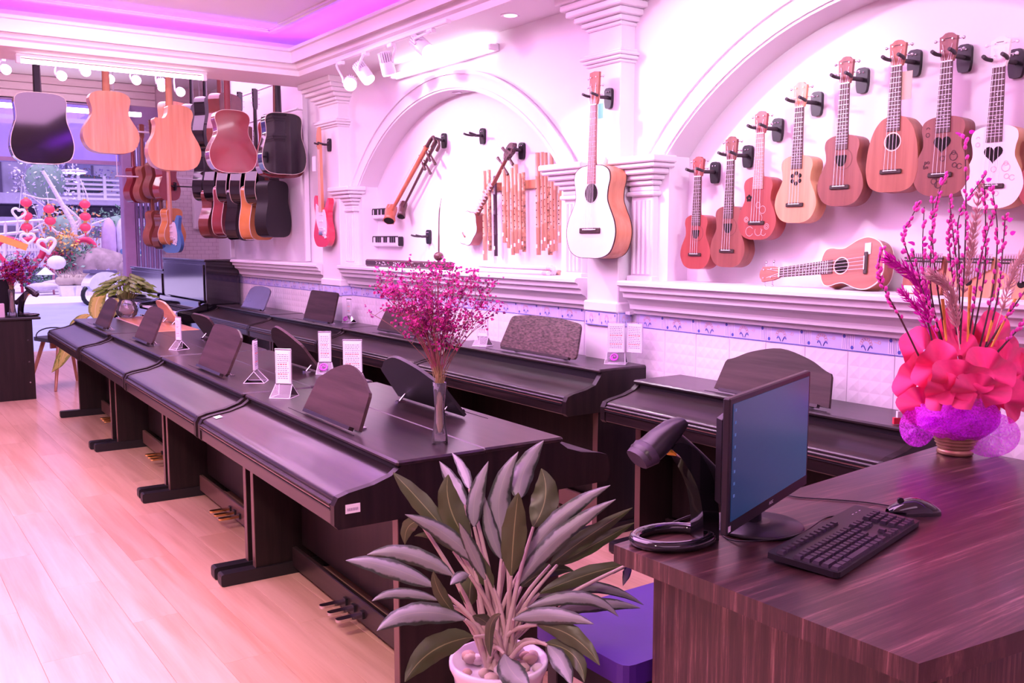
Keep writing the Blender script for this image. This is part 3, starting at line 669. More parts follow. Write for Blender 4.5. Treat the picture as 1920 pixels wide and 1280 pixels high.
for j, y_ in enumerate((.014, -.005)):
    for k in range(3): key(.062+k*u, y_, u-.0022)
for k in range(3): key(.062+k*u, -.062, u-.0022)
key(.062+u, -.043, u-.0022)
for j, y_ in enumerate((.014, -.005, -.024, -.043, -.062)):
    for k in range(4): key(.140+k*u, y_, u-.0022)
ki = MB(Mk)
for k in range(3): ki.box(.145+k*.02, .153+k*.02, .049, .051, .0182, .0186)
ki.build('indicator_print', WHITEP, kb)
# mouse and its cable
ms = thing('computer_mouse', 'glossy black computer mouse beside the keyboard', 'mouse', tuple(at_z(1712, 962, .75)), (0, 0, radians(55)))
ms.scale = (1.05, 1.05, 1.05)
MB().grid(lambda a, b: (.031*sin(pi*(b-.5))*(1-.12*a)*min(1, (sin(pi*(a*.94+.03)))**.35), -.058+.116*a, .037*max(0, cos(pi*(b-.5)))**.6*min(1, sin(pi*(a*.9+.05))**.55)*(1-.35*abs(a-.42))), 16, 12).build('shell', BLACKG, ms)
MB().lathe([(.007, -.003), (.007, .003)], 12).build('scroll_wheel', BLACKP, ms, (0, .03, .030), (0, pi/2, 0))
def cable(name, label, pts, r=.002): return tag(MB().tube(spline(pts, 8), r, 6).build(name, BLACKP), label, 'cable')
z0 = .7525
cable('mouse_cable', 'thin black cable running from the mouse behind the monitor', [at_z(1669, 948, z0), at_z(1620, 941, z0), at_z(1560, 936, z0), at_z(1500, 932, z0), at_z(1460, 925, z0)], .0016)
cable('keyboard_cable', 'thin black cable looping from the keyboard over the monitor base', [at_z(1570, 967, z0), at_z(1545, 972, z0), at_z(1500, 1000, .768), at_z(1440, 1012, .769), at_z(1370, 1012, z0), at_z(1330, 985, z0), at_z(1262, 985, z0)], .0016)
cable('scanner_cable', 'black cable with a plug curling behind the scanner stand', [at_z(1345, 958, .765), at_z(1300, 965, .757), at_z(1250, 985, z0), at_z(1235, 998, z0), at_z(1300, 990, z0), at_z(1345, 1004, z0)], .0025)
# purple bench under the counter
be = thing('piano_bench', 'black wooden bench with a purple cushion tucked under the counter', 'bench', (1.60, 1.625, 0))
MB().prism(fillet([(-.27, -.17), (.27, -.17), (.27, .17), (-.27, .17)], .03, 3), .42, .47, 'z').build('cushion', mat('purple_vinyl', (.06, .015, .25), .35), be)
MB().box(-.25, .25, -.15, .15, .36, .42, .004).build('apron', BLACKS, be)
for sx in (-1, 1):
    for sy in (-1, 1): MB().box(sx*.225-.02, sx*.225+.02, sy*.125-.02, sy*.125+.02, 0, .36, .003).build('leg', BLACKS, be)
# ================================================================ fretted instruments
MAHO = wood('mahogany', (.27, .075, .045), (.42, .135, .082), .42, .12, 'z', 22)
MAHOD = wood('dark_mahogany', (.19, .05, .040), (.29, .085, .064), .42, .12, 'z', 22)
REDW = wood('red_stain', (.29, .045, .042), (.38, .072, .062), .38, .2, 'z', 18)
HONEY = wood('honey_wood', (.56, .25, .13), (.72, .37, .20), .42, .12, 'z', 20)
NATUR = wood('natural_wood', (.56, .215, .105), (.74, .35, .20), .34, .3, 'z', 18)
CREAM = mat('cream_top', (.86, .77, .76), .35, coat=.2, var=.02)
WHITET = mat('white_top', (.84, .80, .84), .4, var=.02)
ROSEF = mat('fingerboard_wood', (.09, .045, .045), .5, var=.2, scale=40)
CHERRY = mat('cherry_gloss', (.30, .045, .055), .08, coat=1, var=.15, scale=5)
ORNG = mat('orange_gloss', (.70, .26, .07), .15, coat=1, var=.1)
BROWNG = mat('brown_gloss', (.20, .055, .045), .12, coat=1, var=.15)
BIND = mat('cream_binding', (.80, .70, .62), .4)
SHAPES = {
 'uke':  [(0, 0), (.20, .008), (.38, .075), (.492, .24), (.47, .40), (.385, .54), (.335, .63), (.342, .74), (.372, .84), (.345, .93), (.235, .982), (.09, 1.0)],
 'dread': [(0, 0), (.25, .006), (.43, .065), (.5, .22), (.485, .38), (.435, .52), (.40, .62), (.398, .74), (.412, .86), (.38, .945), (.26, .99), (.10, 1.0)],
 'audi': [(0, 0), (.23, .008), (.41, .075), (.498, .24), (.475, .39), (.375, .54), (.325, .63), (.33, .74), (.365, .85), (.335, .935), (.23, .985), (.09, 1.0)],
 'pine': [(0, 0), (.24, .008), (.42, .085), (.495, .26), (.492, .45), (.455, .65), (.37, .83), (.25, .945), (.13, .99), (.05, 1.0)],
}
def outline(shape, L, Wd, cut=0, n=4):
    R = SHAPES[shape]; Lf = [(-a, b) for a, b in R]
    if cut:
        cs = [(0, 0)]+[p for p in R[1:] if p[1] < .62]+[(.345, .68), (.365, .745), (.345, .79), (.27, .785), (.18, .79), (.125, .85), (.105, .94), (.085, .985)]
        if cut > 0: R = cs
        else: Lf = [(-a, b) for a, b in cs]
    pts = R+Lf[1:][::-1]
    return [(p.x*Wd, p.y*L) for p in spline(pts, n, True)]
def ring(m, cx, cz, r, w, y, k=24):
    vs = []
    for i in range(k): a = 2*pi*i/k; vs += [(cx+r*cos(a), y, cz+r*sin(a)), (cx+(r+w)*cos(a), y, cz+(r+w)*sin(a))]
    m.add(vs, [(2*i, 2*i+1, (2*i+3) % (2*k), (2*i+2) % (2*k)) for i in range(k)])
def disc(m, cx, cz, r, y, k=20, sx=1): m.add([(cx+r*sx*cos(2*pi*i/k), y, cz+r*sin(2*pi*i/k)) for i in range(k)], [tuple(range(k))])
def heart(r, k=28): return [(r*.062*16*sin(t)**3*1.0, r*.062*(13*cos(t)-5*cos(2*t)-2*cos(3*t)-cos(4*t))) for t in [2*pi*i/k for i in range(k)]]
def guitar(name, label, cat, loc, rot, shape='uke', L=.27, Wd=.205, D=.065, total=.56, ns=4, top=None, body=None, fb=ROSEF, head=None, hole='round', cut=0, binding=None, detail=True, group=None, head_len=None, lite=False, bridge=BRIDGE, tun=None, brz=.27, holez=.66):
    top = top or MAHO; body = body or top; head = head or body
    t = thing(name, label, cat, loc, rot, group)
    O = outline(shape, L, Wd, cut, 3 if lite else 4); n = len(O)
    # body: sides + back; local -y is the front
    b = MB(); b.prism(O, 0, D, 'y', True, (0, 1)).build('body', body, t)
    mb_ = MB(); A = [(x, -.0015, z) for x, z in O]; mb_.add(A, [tuple(range(n))]); mb_.add(A+[(x, 0.0, z) for x, z in O], [(i, (i+1) % n, n+(i+1) % n, n+i) for i in range(n)], True); sb = mb_.build('soundboard', top, t)
    if binding:
        m = MB(); cx, cz = 0, L*.45
        for yy, yo in ((-.002, .004), (D-.004, D+.001)):
            I = [(x, yy, z) for x, z in O]; J = [(cx+(x-cx)*1.006, yo, cz+(z-cz)*1.004) for x, z in O]
            IN = [(cx+(x-cx)*(.975 if Wd < .3 else .989), yy if yy < .01 else yo, cz+(z-cz)*(.98 if Wd < .3 else .991)) for x, z in O]
            ED = [(cx+(x-cx)*1.006, yy if yy < .01 else yo, cz+(z-cz)*1.004) for x, z in O]; BK = [(p[0], (yo if yy < .01 else yy), p[2]) for p in ED]
            m.add(IN+ED, [(i, (i+1) % n, n+(i+1) % n, n+i) for i in range(n)]); m.add(ED+BK, [(i, (i+1) % n, n+(i+1) % n, n+i) for i in range(n)], True)
        m.build('binding', binding, t)
    hl = head_len or (total-L)*.34; nut = total-hl; nw0, nw1 = (.050, .041) if ns == 4 else (.056, .044)
    # neck (rounded back), fingerboard, headstock
    nk = MB(); k = 6; vs = []
    for (z, wd, dp) in [(L-.012, nw0*.95, .028), (L+.02, nw0*.93, .016), (nut, nw1*.95, .013)]:
        for i in range(k+1): a = pi*i/k; vs.append((wd/2*cos(a), dp*sin(a), z))
    nk.add(vs, [(j*(k+1)+i, j*(k+1)+i+1, (j+1)*(k+1)+i+1, (j+1)*(k+1)+i) for j in range(2) for i in range(k)], True)
    nk.build('neck', head, t)
    hz = L*.80
    MB().add([(-nw0/2-.002, 0, hz), (nw0/2+.002, 0, hz), (nw1/2, 0, nut), (-nw1/2, 0, nut), (-nw0/2-.002, -.005, hz), (nw0/2+.002, -.005, hz), (nw1/2, -.005, nut), (-nw1/2, -.005, nut)], [(4, 5, 6, 7), (0, 4, 7, 3), (1, 2, 6, 5), (0, 1, 5, 4), (3, 7, 6, 2), (0, 3, 2, 1)]).build('fingerboard', fb, t)
    hw = nw1*.70 if ns == 4 else nw1*.70
    ho = [(-nw1/2, nut), (-hw*1.0, nut+hl*.30), (-hw*1.12, nut+hl*.86), (-hw*.75, nut+hl*.90), (-hw*.45, nut+hl*.98), (0, total), (hw*.45, nut+hl*.98), (hw*.75, nut+hl*.90), (hw*1.12, nut+hl*.86), (hw*1.0, nut+hl*.30), (nw1/2, nut)]
    if ns == 6: ho = [(-nw1/2, nut), (-hw, nut+hl*.16), (-hw*1.12, nut+hl*.97), (0, total), (hw*1.12, nut+hl*.97), (hw, nut+hl*.16), (nw1/2, nut)]
    hd = MB().prism(ho, -.004, .009, 'y').build('headstock', head, t)
    MB().box(-nw1/2, nw1/2, -.0085, .0, nut-.003, nut+.002).build('nut', BONE, t)
    tp = MB(); tb = MB(); per = ns//2
    for s in (-1, 1):
        for i in range(per):
            z = nut+hl*(.38+.38*i/(per-1)) if per == 2 else nut+hl*(.28+.27*i)
            q = MB().tube([(s*hw*.62, -.010, z), (s*hw*.62, .004, z)], .0028, 6).tube([(s*hw*.95, .006, z), (s*hw*1.55, .006, z)], .0018, 5).ball((s*hw*1.78, .006, z), .0062, 6, 5, (1.1, .7, .9)).build('tuner_peg', tun or CHROME, t)
    if lite and not detail: return t
    # frets
    sl = nut-L*brz; fm = MB()
    for i in range(1, 19 if ns == 6 else 16):
        z = nut-sl*(1-2**(-i/12))
        if z < hz+.004: break
        f_ = (z-hz)/(nut-hz); w_ = (nw0/2+.002)*(1-f_)+nw1/2*f_
        fm.box(-w_, w_, -.0058, -.0046, z-.0007, z+.0007)
    if len(fm.v): fm.build('frets', FRETM, t, kind='stuff')
    dm = MB()
    for i in (5, 7, 10, 12):
        z = nut-sl*(1-(2**(-i/12)+2**(-(i-1)/12))/2)
        if z > hz+.01: disc(dm, 0, z, .0022, -.0056, 8)
    if len(dm.v): dm.build('position_dots', BONE, t)
    # sound hole
    cz = L*holez; r = L*.105
    if hole == 'round':
        m = MB(); disc(m, 0, cz, r, -.0022); m.build('soundhole', HOLE, t); m = MB(); ring(m, 0, cz, r+.002, .0035, -.0024); m.build('rosette', BIND, t)
    elif hole == 'heart':
        m = MB(); m.add([(x, -.0022, z+cz) for x, z in heart(r*1.12)], [tuple(range(28))]); m.build('soundhole', HOLE, t)
    elif hole == 'cup':
        m = MB(); m.add([(x, -.0022, z+cz) for x, z in fillet([(-r*.9, r*.55), (-r*.75, -r*.5), (-r*.3, -r*.95), (r*.3, -r*.95), (r*.75, -r*.5), (r*.9, r*.55)], r*.2, 3)], [tuple(range(24))]); m.build('soundhole', HOLE, t)
        m = MB(); ring(m, r*.35, cz, r*1.35, .002, -.0023); m.build('rosette', mat('burnt_print', (.14, .05, .04), .6), t)
    elif hole == 'flower':
        m = MB()
        for i in range(6): a = pi/2+i*pi/3; disc(m, r*.72*cos(a), cz+r*.72*sin(a), r*.33, -.0022, 12)
        m.build('soundhole', HOLE, t)
    elif hole == 'sideflower':
        m = MB()
        for i in range(5): a = pi/2+i*2*pi/5; disc(m, -Wd*.22+r*.34*cos(a), L*.66+r*.34*sin(a), r*.24, -.0022, 10)
        m.build('soundhole', HOLE, t)
    if hole:
        bz = L*brz; bw = Wd*.21
        br = MB().box(-bw, bw, -.009, -.001, bz-L*.032, bz+L*.028, .003).build('bridge', bridge, t)
        MB().box(-bw*.62, bw*.62, -.013, -.008, bz+L*.004, bz+L*.014).build('saddle', BONE, br)
        st = MB(); ws0, ws1 = bw*.52, nw1*.36
        if ns == 6: ws0, ws1 = .027, .017
        for i in range(ns):
            q = -1+2*i/(ns-1); st.tube([(q*ws0, -.0125, bz), (q*ws1, -.009, nut), (math.copysign(hw*.62, q), -.008, nut+hl*(.4+.3*(1-abs(q))))], .0009, 4, False)
        st.build('strings', STRING, t, kind='stuff')
    t['_nut'] = nut
    return t
def hook(label, loc, rz, reach=.075, m=BLACKP, group='wall hooks'):
    """yoke hanger: local +y points into the wall, origin on the wall"""
    t = thing('wall_hook', label, 'hook', loc, (0, 0, rz), group)
    MB().prism(fillet([(-.020, -.052), (.020, -.052), (.026, -.02), (.026, .035), (.016, .045), (-.016, .045), (-.026, .035), (-.026, -.02)], .01, 2), -.016, 0, 'y').build('wall_plate', m, t)
    MB().tube([(0, -.01, .0), (0, -reach+.02, -.002)], .0085, 8).build('arm', RUB, t)
    MB().tube(spline([(-.031, -reach-.042, .008), (-.032, -reach-.015, .002), (-.020, -reach+.012, -.001), (0, -reach+.02, -.001), (.020, -reach+.012, -.001), (.032, -reach-.015, .002), (.031, -reach-.042, .008)], 4), .0068, 8).build('fork', RUB, t)
    for s in (-1, 1):
        m_ = MB().ball((s*.008, -.017, .026), .004, 6, 4).build('screw', CHROME, t)
    return t
RW = -pi/2
# ---- eight ukuleles rising along the right-hand arch
UK = [dict(y=3.005, z=1.262, total=.505, L=.245, Wd=.185, top=REDW, hole='cup', label='smallest red ukulele hanging in the arch next to the fluted impost'),
      dict(y=2.815, z=1.275, total=.565, L=.265, Wd=.200, top=MAHOD, hole='cup', label='dark brown ukulele with a ringed cup-shaped soundhole, second lowest in the arch'),
      dict(y=2.655, z=1.395, total=.535, L=.265, Wd=.205, top=REDW, hole='sideflower', label='deep red ukulele with pale swirl drawing and a small flower soundhole'),
      dict(y=2.46, z=1.463, total=.56, L=.270, Wd=.205, top=HONEY, hole='flower', label='honey coloured ukulele with a six-petal flower soundhole'),
      dict(y=2.252, z=1.525, total=.565, L=.270, Wd=.207, top=MAHOD, hole='cup', label='brown ukulele with a printed ring round its cup soundhole, beside the pineapple ukulele'),
      dict(y=2.035, z=1.570, total=.545, L=.275, Wd=.210, top=MAHO, hole='round', shape='pine', label='pineapple-shaped mahogany ukulele with a round soundhole and a paper tag'),
      dict(y=1.843, z=1.548, total=.56, L=.275, Wd=.213, top=MAHOD, hole='heart', label='brown ukulele with a heart soundhole and black doodles'),
      dict(y=1.66, z=1.50, total=.565, L=.275, Wd=.213, top=WHITET, body=HONEY, head=CREAM, hole='heart', label='white topped ukulele with a heart soundhole'),
      dict(y=1.47, z=1.49, total=.56, L=.270, Wd=.207, top=REDW, hole='round', label='red ukulele cut off at the edge, beside the white one')]
ukes = []
HK = ['smallest red ukulele', 'dark brown ukulele', 'deep red swirl ukulele', 'honey coloured ukulele', 'brown ring-print ukulele', 'pineapple ukulele', 'brown heart-hole ukulele', 'white ukulele', 'red ukulele beside the white one']
for d in UK:
    d = dict(d); y, z, lab = d.pop('y'), d.pop('z'), d.pop('label')
    t = guitar('ukulele', lab, 'ukulele', (3.15, y+.018, z), (radians(-1.5), 0, RW), group='ukuleles in the arch', tun=WHITEP if d['top'] is WHITET else None, fb=(mat('pale_fingerboard', (.45, .25, .22), .5) if d['hole'] == 'sideflower' else ROSEF), **d)
    ukes.append((t, y, z, d['total']))
    nz = z+t['_nut']+.024
    hook('black forked wall hook holding the '+HK[len(ukes)-1], (NB-.001, y+.018, nz), RW, .122)
# doodles and print on the fronts
DOOD = mat('black_print', (.05, .02, .03), .7); PALE = mat('pale_print', (.72, .45, .45), .7)
def doodle(t, curves, m, r=.0010, y=-.0028):
    d = MB()
    for cv in curves:
        P = [Vector((p[0], 0, p[1])) for p in cv]
        for a, b in zip(P[:-1], P[1:]):
            dd = b-a
            if dd.length < 1e-6: continue
            nn = Vector((-dd.z, 0, dd.x)).normalized()*r
            d.add([a+nn+Vector((0, y, 0)), b+nn+Vector((0, y, 0)), b-nn+Vector((0, y, 0)), a-nn+Vector((0, y, 0))], [(0, 1, 2, 3)])
    d.build('print', m, t, kind='stuff')
def circ(x, z, r, a0=0, a1=2*pi, k=14): return [(x+r*cos(a0+(a1-a0)*i/k), z+r*sin(a0+(a1-a0)*i/k)) for i in range(k+1)]
doodle(ukes[2][0], [circ(.03, .125, .016), circ(.005, .145, .012), circ(-.055, .085, .011), circ(-.055, .085, .006), circ(.055, .055, .012), circ(.055, .055, .006), circ(-.035, .035, .020, .6, 5.8), circ(.012, .035, .018, 2.6, 7), circ(.04, .03, .013, 2, 6), circ(.01, .09, .02, 4.5, 7.5)], PALE)
for i_, mm in ((6, DOOD), (7, PALE)):
    doodle(ukes[i_][0], [circ(-.055, .215, .007), circ(-.055, .235, .006, 0, 3.2), circ(.045, .135, .014), circ(.045, .148, .007), circ(.05, .105, .008), circ(.068, .10, .009, .5, 6), circ(-.022, .052, .010), circ(-.006, .040, .012, 1, 6), circ(.018, .05, .008), [(-.012, .065), (-.012, .03)], [(-.02, .06), (.0, .066)], circ(.005, .13, .009)], mm)
text_part('lettering', 'po', .020, DOOD, ukes[6][0], Matrix.Translation((-.052, -.0028, .120)) @ Matrix.Rotation(pi/2, 4, 'X'))
text_part('lettering', 'bn', .020, DOOD, ukes[6][0], Matrix.Translation((-.056, -.0028, .103)) @ Matrix.Rotation(pi/2, 4, 'X'))
for t, y, z, tot in ukes[4:8]:
    doodle(t, [[(-.013+.0035*i, tot-.020+.0012*(i % 2)) for i in range(8)]], DOOD, .0012, -.0044)
MB().box(-.004, .044, -.0006, .0006, .330, .430).build('paper_tag', mat('kraft_tag', (.62, .42, .34), .8), ukes[5][0], (.016, .004, 0))
# ukulele lying on the ledge, leaning on the niche wall
lu = guitar('ukulele', 'mahogany ukulele with cream binding lying on its side on the ledge', 'ukulele', (3.17, 2.055, 1.301), (0, 0, RW), L=.275, Wd=.205, total=.575, top=MAHO, hole='round', binding=BIND)
lu.rotation_euler = Matrix.Rotation(RW, 3, 'Z').to_4x4().to_3x3().to_4x4().to_euler()
lu.matrix_world = Matrix.Translation((3.165, 2.075, 1.316)) @ Matrix.Rotation(radians(12), 4, 'Y') @ Matrix.Rotation(RW, 4, 'Z') @ Matrix.Rotation(radians(-97), 4, 'Y')
link('price_sticker', PRICE, lu, (.055, -.003, .068), (0, 0, 0))
# ---- kalimbas standing on the ledge
def kalimba(label, y, w, m, keys=17, hz=.052, heartn=False):
    t = thing('kalimba', label, 'kalimba', (3.135, y, LED), (radians(-8), 0, RW), 'kalimbas on the ledge'); h = .145
    MB().prism(fillet([(-w/2, 0), (w/2, 0), (w/2, h*.93), (w/2-.02, h), (-w/2+.02, h), (-w/2, h*.93)], .012, 3), 0, .032, 'y').build('body', m, t)
    k_ = MB(); wk = w*.94/keys
    for i in range(keys):
        x = -w*.47+(i+.5)*wk; l = .078-.040*abs(i-(keys-1)/2)/((keys-1)/2)
        k_.box(x-wk*.36, x+wk*.36, -.007, -.005, h-.012-l, h+.004)
    k_.build('tines', CHROME, t, kind='stuff')
    MB().tube([(-w*.48, -.010, h-.026), (w*.48, -.010, h-.026)], .003, 6).box(-w*.48, w*.48, -.012, 0, h-.018, h-.012).build('pressure_bar', BRIDGE, t)
    m2 = MB(); disc(m2, 0, hz, .014, -.0008); m2.build('soundhole', HOLE, t)
    link('price_sticker', PRICE, t, (-w*.30, -.001, .018))
kalimba('dark brown kalimba nearest the lying ukulele', 1.905, .15, MAHO)
kalimba('orange wood kalimba in the middle of the ledge', 1.735, .165, NATUR)
kalimba('pale honey kalimba behind the pink willow stems', 1.555, .165, HONEY)
kalimba('light wood kalimba at the end of the ledge', 1.375, .17, NATUR)
# ---- white-topped guitar on the middle pilaster
wg = guitar('acoustic_guitar', 'white topped small acoustic guitar with orange sides on the middle pilaster', 'guitar', (2.94, 3.515, 1.305), (radians(-1.5), 0, RW), shape='audi', L=.445, Wd=.365, D=.105, total=.885, ns=6, top=CREAM, body=NATUR, head=MAHO, hole='round', cut=0, binding=BRIDGE, head_len=.155, fb=mat('rose_fingerboard', (.30, .13, .12), .5), holez=.70, brz=.30)
hook('black forked wall hook on the middle pilaster with a blue tag', (3.06, 3.515, 2.075), RW, .105)
tagm = mat('blue_tag', (.12, .45, .80), .5)
bt_ = MB().box(-.018, .018, -.0006, .0006, -.10, -.03).build('hang_tag', tagm, None, (2.96, 3.468, 2.065), (0, 0, RW)); tag(bt_, 'blue card tag hanging from the hook of the white guitar', 'tag')
MB().tube([(0, 0, -.03), (-.01, 0, .0)], .0008, 4).build('string', STRING, bt_)
MB().ball((.075, .01, .452), .024, 8, 6, (1, .5, 1.2)).build('strap_button', mat('cork', (.82, .58, .42), .7), wg)
# ---- red electric guitar on the far pilaster
def electric(name, label, loc, rot, body, guard, sc=1.0, neckm=None, tele=False):
    t = thing(name, label, 'guitar', loc, rot); nm = neckm or NATUR
    if not tele: pts = [(0, 0), (.10, .012), (.155, .07), (.15, .15), (.118, .225), (.125, .30), (.150, .37), (.125, .40), (.075, .335), (.04, .315), (-.04, .325), (-.07, .36), (-.105, .425), (-.14, .415), (-.145, .34), (-.118, .24), (-.15, .16), (-.165, .08), (-.11, .012)]
    else: pts = [(0, 0), (.11, .012), (.155, .08), (.148, .16), (.118, .23), (.128, .31), (.135, .36), (.10, .372), (.06, .31), (.03, .30), (-.03, .345), (-.08, .385), (-.13, .375), (-.135, .31), (-.115, .23), (-.15, .16), (-.16, .08), (-.11, .012)]
    O = [(p.x*sc, p.y*sc) for p in spline(pts, 4, True)]
    MB().prism(O, 0, .042, 'y', True).build('body', body, t)
    gp = [(-.02, .30), (-.10, .36), (-.11, .24), (-.06, .15), (.02, .09), (.09, .10), (.10, .20), (.07, .30), (.03, .305)]
    pg = MB().prism([(p.x*sc, p.y*sc) for p in spline(gp, 3, True)], -.003, 0, 'y').build('pickguard', guard, t)
    for k in range(3): MB().box(-.035*sc, .035*sc, -.010, -.003, (.15+.055*k)*sc, (.168+.055*k)*sc, .004).build('pickup', WHITEP, pg)
    MB().box(-.04*sc, .04*sc, -.012, 0, .10*sc, .135*sc, .003).build('bridge', CHROME, t)
    for k in range(3): MB().lathe([(.011, 0), (.009, .012)], 10).build('knob', WHITEP, t, (.06*sc+.012*k, -.002, (.145-.032*k)*sc), (pi/2, 0, 0))
    MB().add([(-.028, -.012, .29*sc), (.028, -.012, .29*sc), (.021, -.012, .80*sc), (-.021, -.012, .80*sc), (-.026, .012, .29*sc), (.026, .012, .29*sc), (.019, .008, .80*sc), (-.019, .008, .80*sc)], [(0, 1, 2, 3), (4, 7, 6, 5), (0, 3, 7, 4), (1, 5, 6, 2), (0, 4, 5, 1), (3, 2, 6, 7)]).build('neck', nm, t)
    MB().prism([(p.x, p.y) for p in spline([(-.021, .80*sc), (-.042, .835*sc), (-.048, .90*sc), (-.036, .955*sc), (-.005, .985*sc), (.012, .965*sc), (.016, .92*sc), (.021, .80*sc)], 3, True)], -.008, .006, 'y').build('headstock', nm, t)
    for k in range(6): MB().tube([(-.040, 0, (.835+.02*k)*sc), (-.062, 0, (.835+.02*k)*sc)], .004, 6).build('tuner_peg', CHROME, t)
    st = MB()
    for i in range(6): q = -1+.4*i; st.tube([(q*.026, -.014, .12*sc), (q*.017, -.0145, .80*sc)], .0008, 4, False)
    st.build('strings', STRING, t, kind='stuff')
    return t
electric('electric_guitar', 'red electric guitar with white pickguard hanging on the far pilaster', (2.985, 6.76, 1.335), (0, 0, RW), mat('red_gloss', (.80, .04, .09), .1, coat=1, var=0), mat('guard_white', (.85, .78, .84), .3), .92)
hook('black forked wall hook holding the red electric guitar', (3.06, 6.74, 2.11), RW, .075)
MB().box(-.03, .03, -.001, .001, -.11, .0).build('paper_tag', PAPER, None, (2.95, 6.80, 2.02), (0, 0, RW)); tag(bpy.data.objects['paper_tag.001'], 'white paper tag hanging by the neck of the red electric guitar', 'tag')
# ---- first row of guitars hung from the ceiling rail, backs to the room
G1 = [dict(x=1.175, z=1.925, shape='dread', L=.49, Wd=.405, top=BLACKG, body=BLACKG, binding=BIND, label='glossy black acoustic guitar with its back to the room, under the ceiling tube light'),
      dict(x=1.635, z=2.02, shape='audi', L=.445, Wd=.39, top=NATUR, body=NATUR, label='natural orange wood acoustic guitar seen from behind, without cutaway'),
      dict(x=2.085, z=1.915, shape='audi', L=.49, Wd=.395, top=NATUR, body=NATUR, cut=1, label='natural orange wood cutaway guitar seen from behind'),
      dict(x=2.535, z=1.915, shape='audi', L=.485, Wd=.38, top=CHERRY, body=CHERRY, binding=BIND, label='cherry red acoustic guitar with a shiny back, hung from the ceiling'),
      dict(x=2.955, z=1.92, shape='dread', L=.49, Wd=.375, top=BLACKG, body=BLACKG, binding=BIND, label='glossy black acoustic guitar hanging beside the cherry red one')]
rail = thing('ceiling_rail', 'dark metal rail under the entry ceiling carrying the hanging guitars', 'rail', (2.0, 7.46, 3.06))
MB().tube([(-2.2, 0, 0), (1.2, 0, 0)], .012, 8).build('bar', BLACKP, rail)
for xx in (-2.1, -.7, 1.1): MB().tube([(xx, 0, 0), (xx, 0, EZ-3.06)], .008, 6).build('drop_rod', BLACKP, rail)
for d in G1:
    d = dict(d); x, z, lab = d.pop('x'), d.pop('z'), d.pop('label')
    guitar('acoustic_guitar', lab, 'guitar', (x, 7.5, z), (0, 0, pi), D=.105, total=1.02, ns=6, head=(BLACKG if d['body'] is BLACKG else (NATUR if d['body'] is NATUR else CHERRY)), hole='round', group='guitars on the ceiling rail', lite=True, **d)
    hk = thing('ceiling_hook', 'black hook on the ceiling rail holding the '+lab.split(' with')[0].split(' seen')[0].split(' hang')[0].split(', hung')[0], 'hook', (x, 7.46, 3.06), (0, 0, 0), 'ceiling rail hooks')
    MB().tube(spline([(0, 0, 0), (0, .0, -.10), (0, -.03, -.16), (-.03, -.05, -.17)], 4), .006, 6).build('arm', BLACKP, hk)
    MB().tube(spline([(-.035, .0, -.16), (-.03, -.05, -.17), (.03, -.05, -.17), (.035, .0, -.16)], 4), .006, 6).build('fork', RUB, hk)
# ---- tiers of guitars on the side rack
rack = thing('guitar_rack', 'white metal rack of long rails on the side wall behind the hanging guitars', 'rack', (3.10, 8.5, 0))
for z in (2.46, 2.72, 3.16): MB().tube([(0, -1.05, z), (0, .95, z)], .010, 6).build('rail', WHITEP, rack)
for y in (-1.0, .9): MB().box(.06, .10, y-.012, y+.012, 1.21, EZ).build('upright_post', WHITEP, rack); [MB().tube([(0, y, z), (.08, y, z)], .007, 6).build('bracket', WHITEP, rack) for z in (2.46, 2.72, 3.16)]
RC = radians(-144)
def rackg(lab, x, y, z, body, top=None, shape='dread', bind=None, L=.48, Wd=.39, cut=0, rz=RC, total=1.0, **k):
    return guitar('acoustic_guitar', lab, 'guitar', (x, y, z), (0, 0, rz), shape=shape, L=L, Wd=Wd, D=.11, total=total, ns=6, top=top or body, body=body, head=body if body in (BLACKG,) else MAHOD, hole=None, binding=bind, group='guitars on the side rack', lite=True, detail=False, cut=cut, **k)
rackg('plain black guitar at the near end of the lowest rack tier', 2.975, 7.86, 1.41, BLACKS)
rackg('orange sided guitar with cream binding on the lowest rack tier', 2.975, 8.25, 1.385, ORNG, BLACKG, bind=BIND)
rackg('glossy black guitar behind the orange one on the lowest rack tier', 2.975, 8.62, 1.38, BLACKG)
rackg('dark red guitar with a cream edge on the lowest rack tier', 2.975, 9.0, 1.42, CHERRY, bind=BIND)
rackg('brown mahogany guitar at the far end of the lowest rack tier', 2.94, 9.30, 1.40, BROWNG, shape='audi')
for i, (y, b_) in enumerate([(8.05, 1), (8.43, 1), (8.80, 1), (9.17, 0), (9.52, 0)]):
    rackg('black guitar %s on the middle rack tier' % ('with cream binding' if b_ else 'without binding'), 2.96, y, 1.685+.02*i, BLACKG, bind=BIND if b_ else None)
rackg('cherry red guitar showing only its edge behind the glossy black one', 3.0, 7.665, 1.90, CHERRY, rz=pi)
for i, (x, y, z, bd, nm_) in enumerate([(2.72, 8.25, 2.16, BROWNG, 'dark brown guitar in front on the top rack tier'), (2.72, 8.65, 2.18, BLACKG, 'black guitar in the middle of the top rack tier'), (2.72, 9.05, 2.16, BLACKG, 'black guitar near the far end of the top rack tier'), (2.62, 9.45, 2.22, NATUR, 'natural orange guitar at the far end of the top rack tier')]):
    rackg(nm_, x, y, z, bd, total=.98)
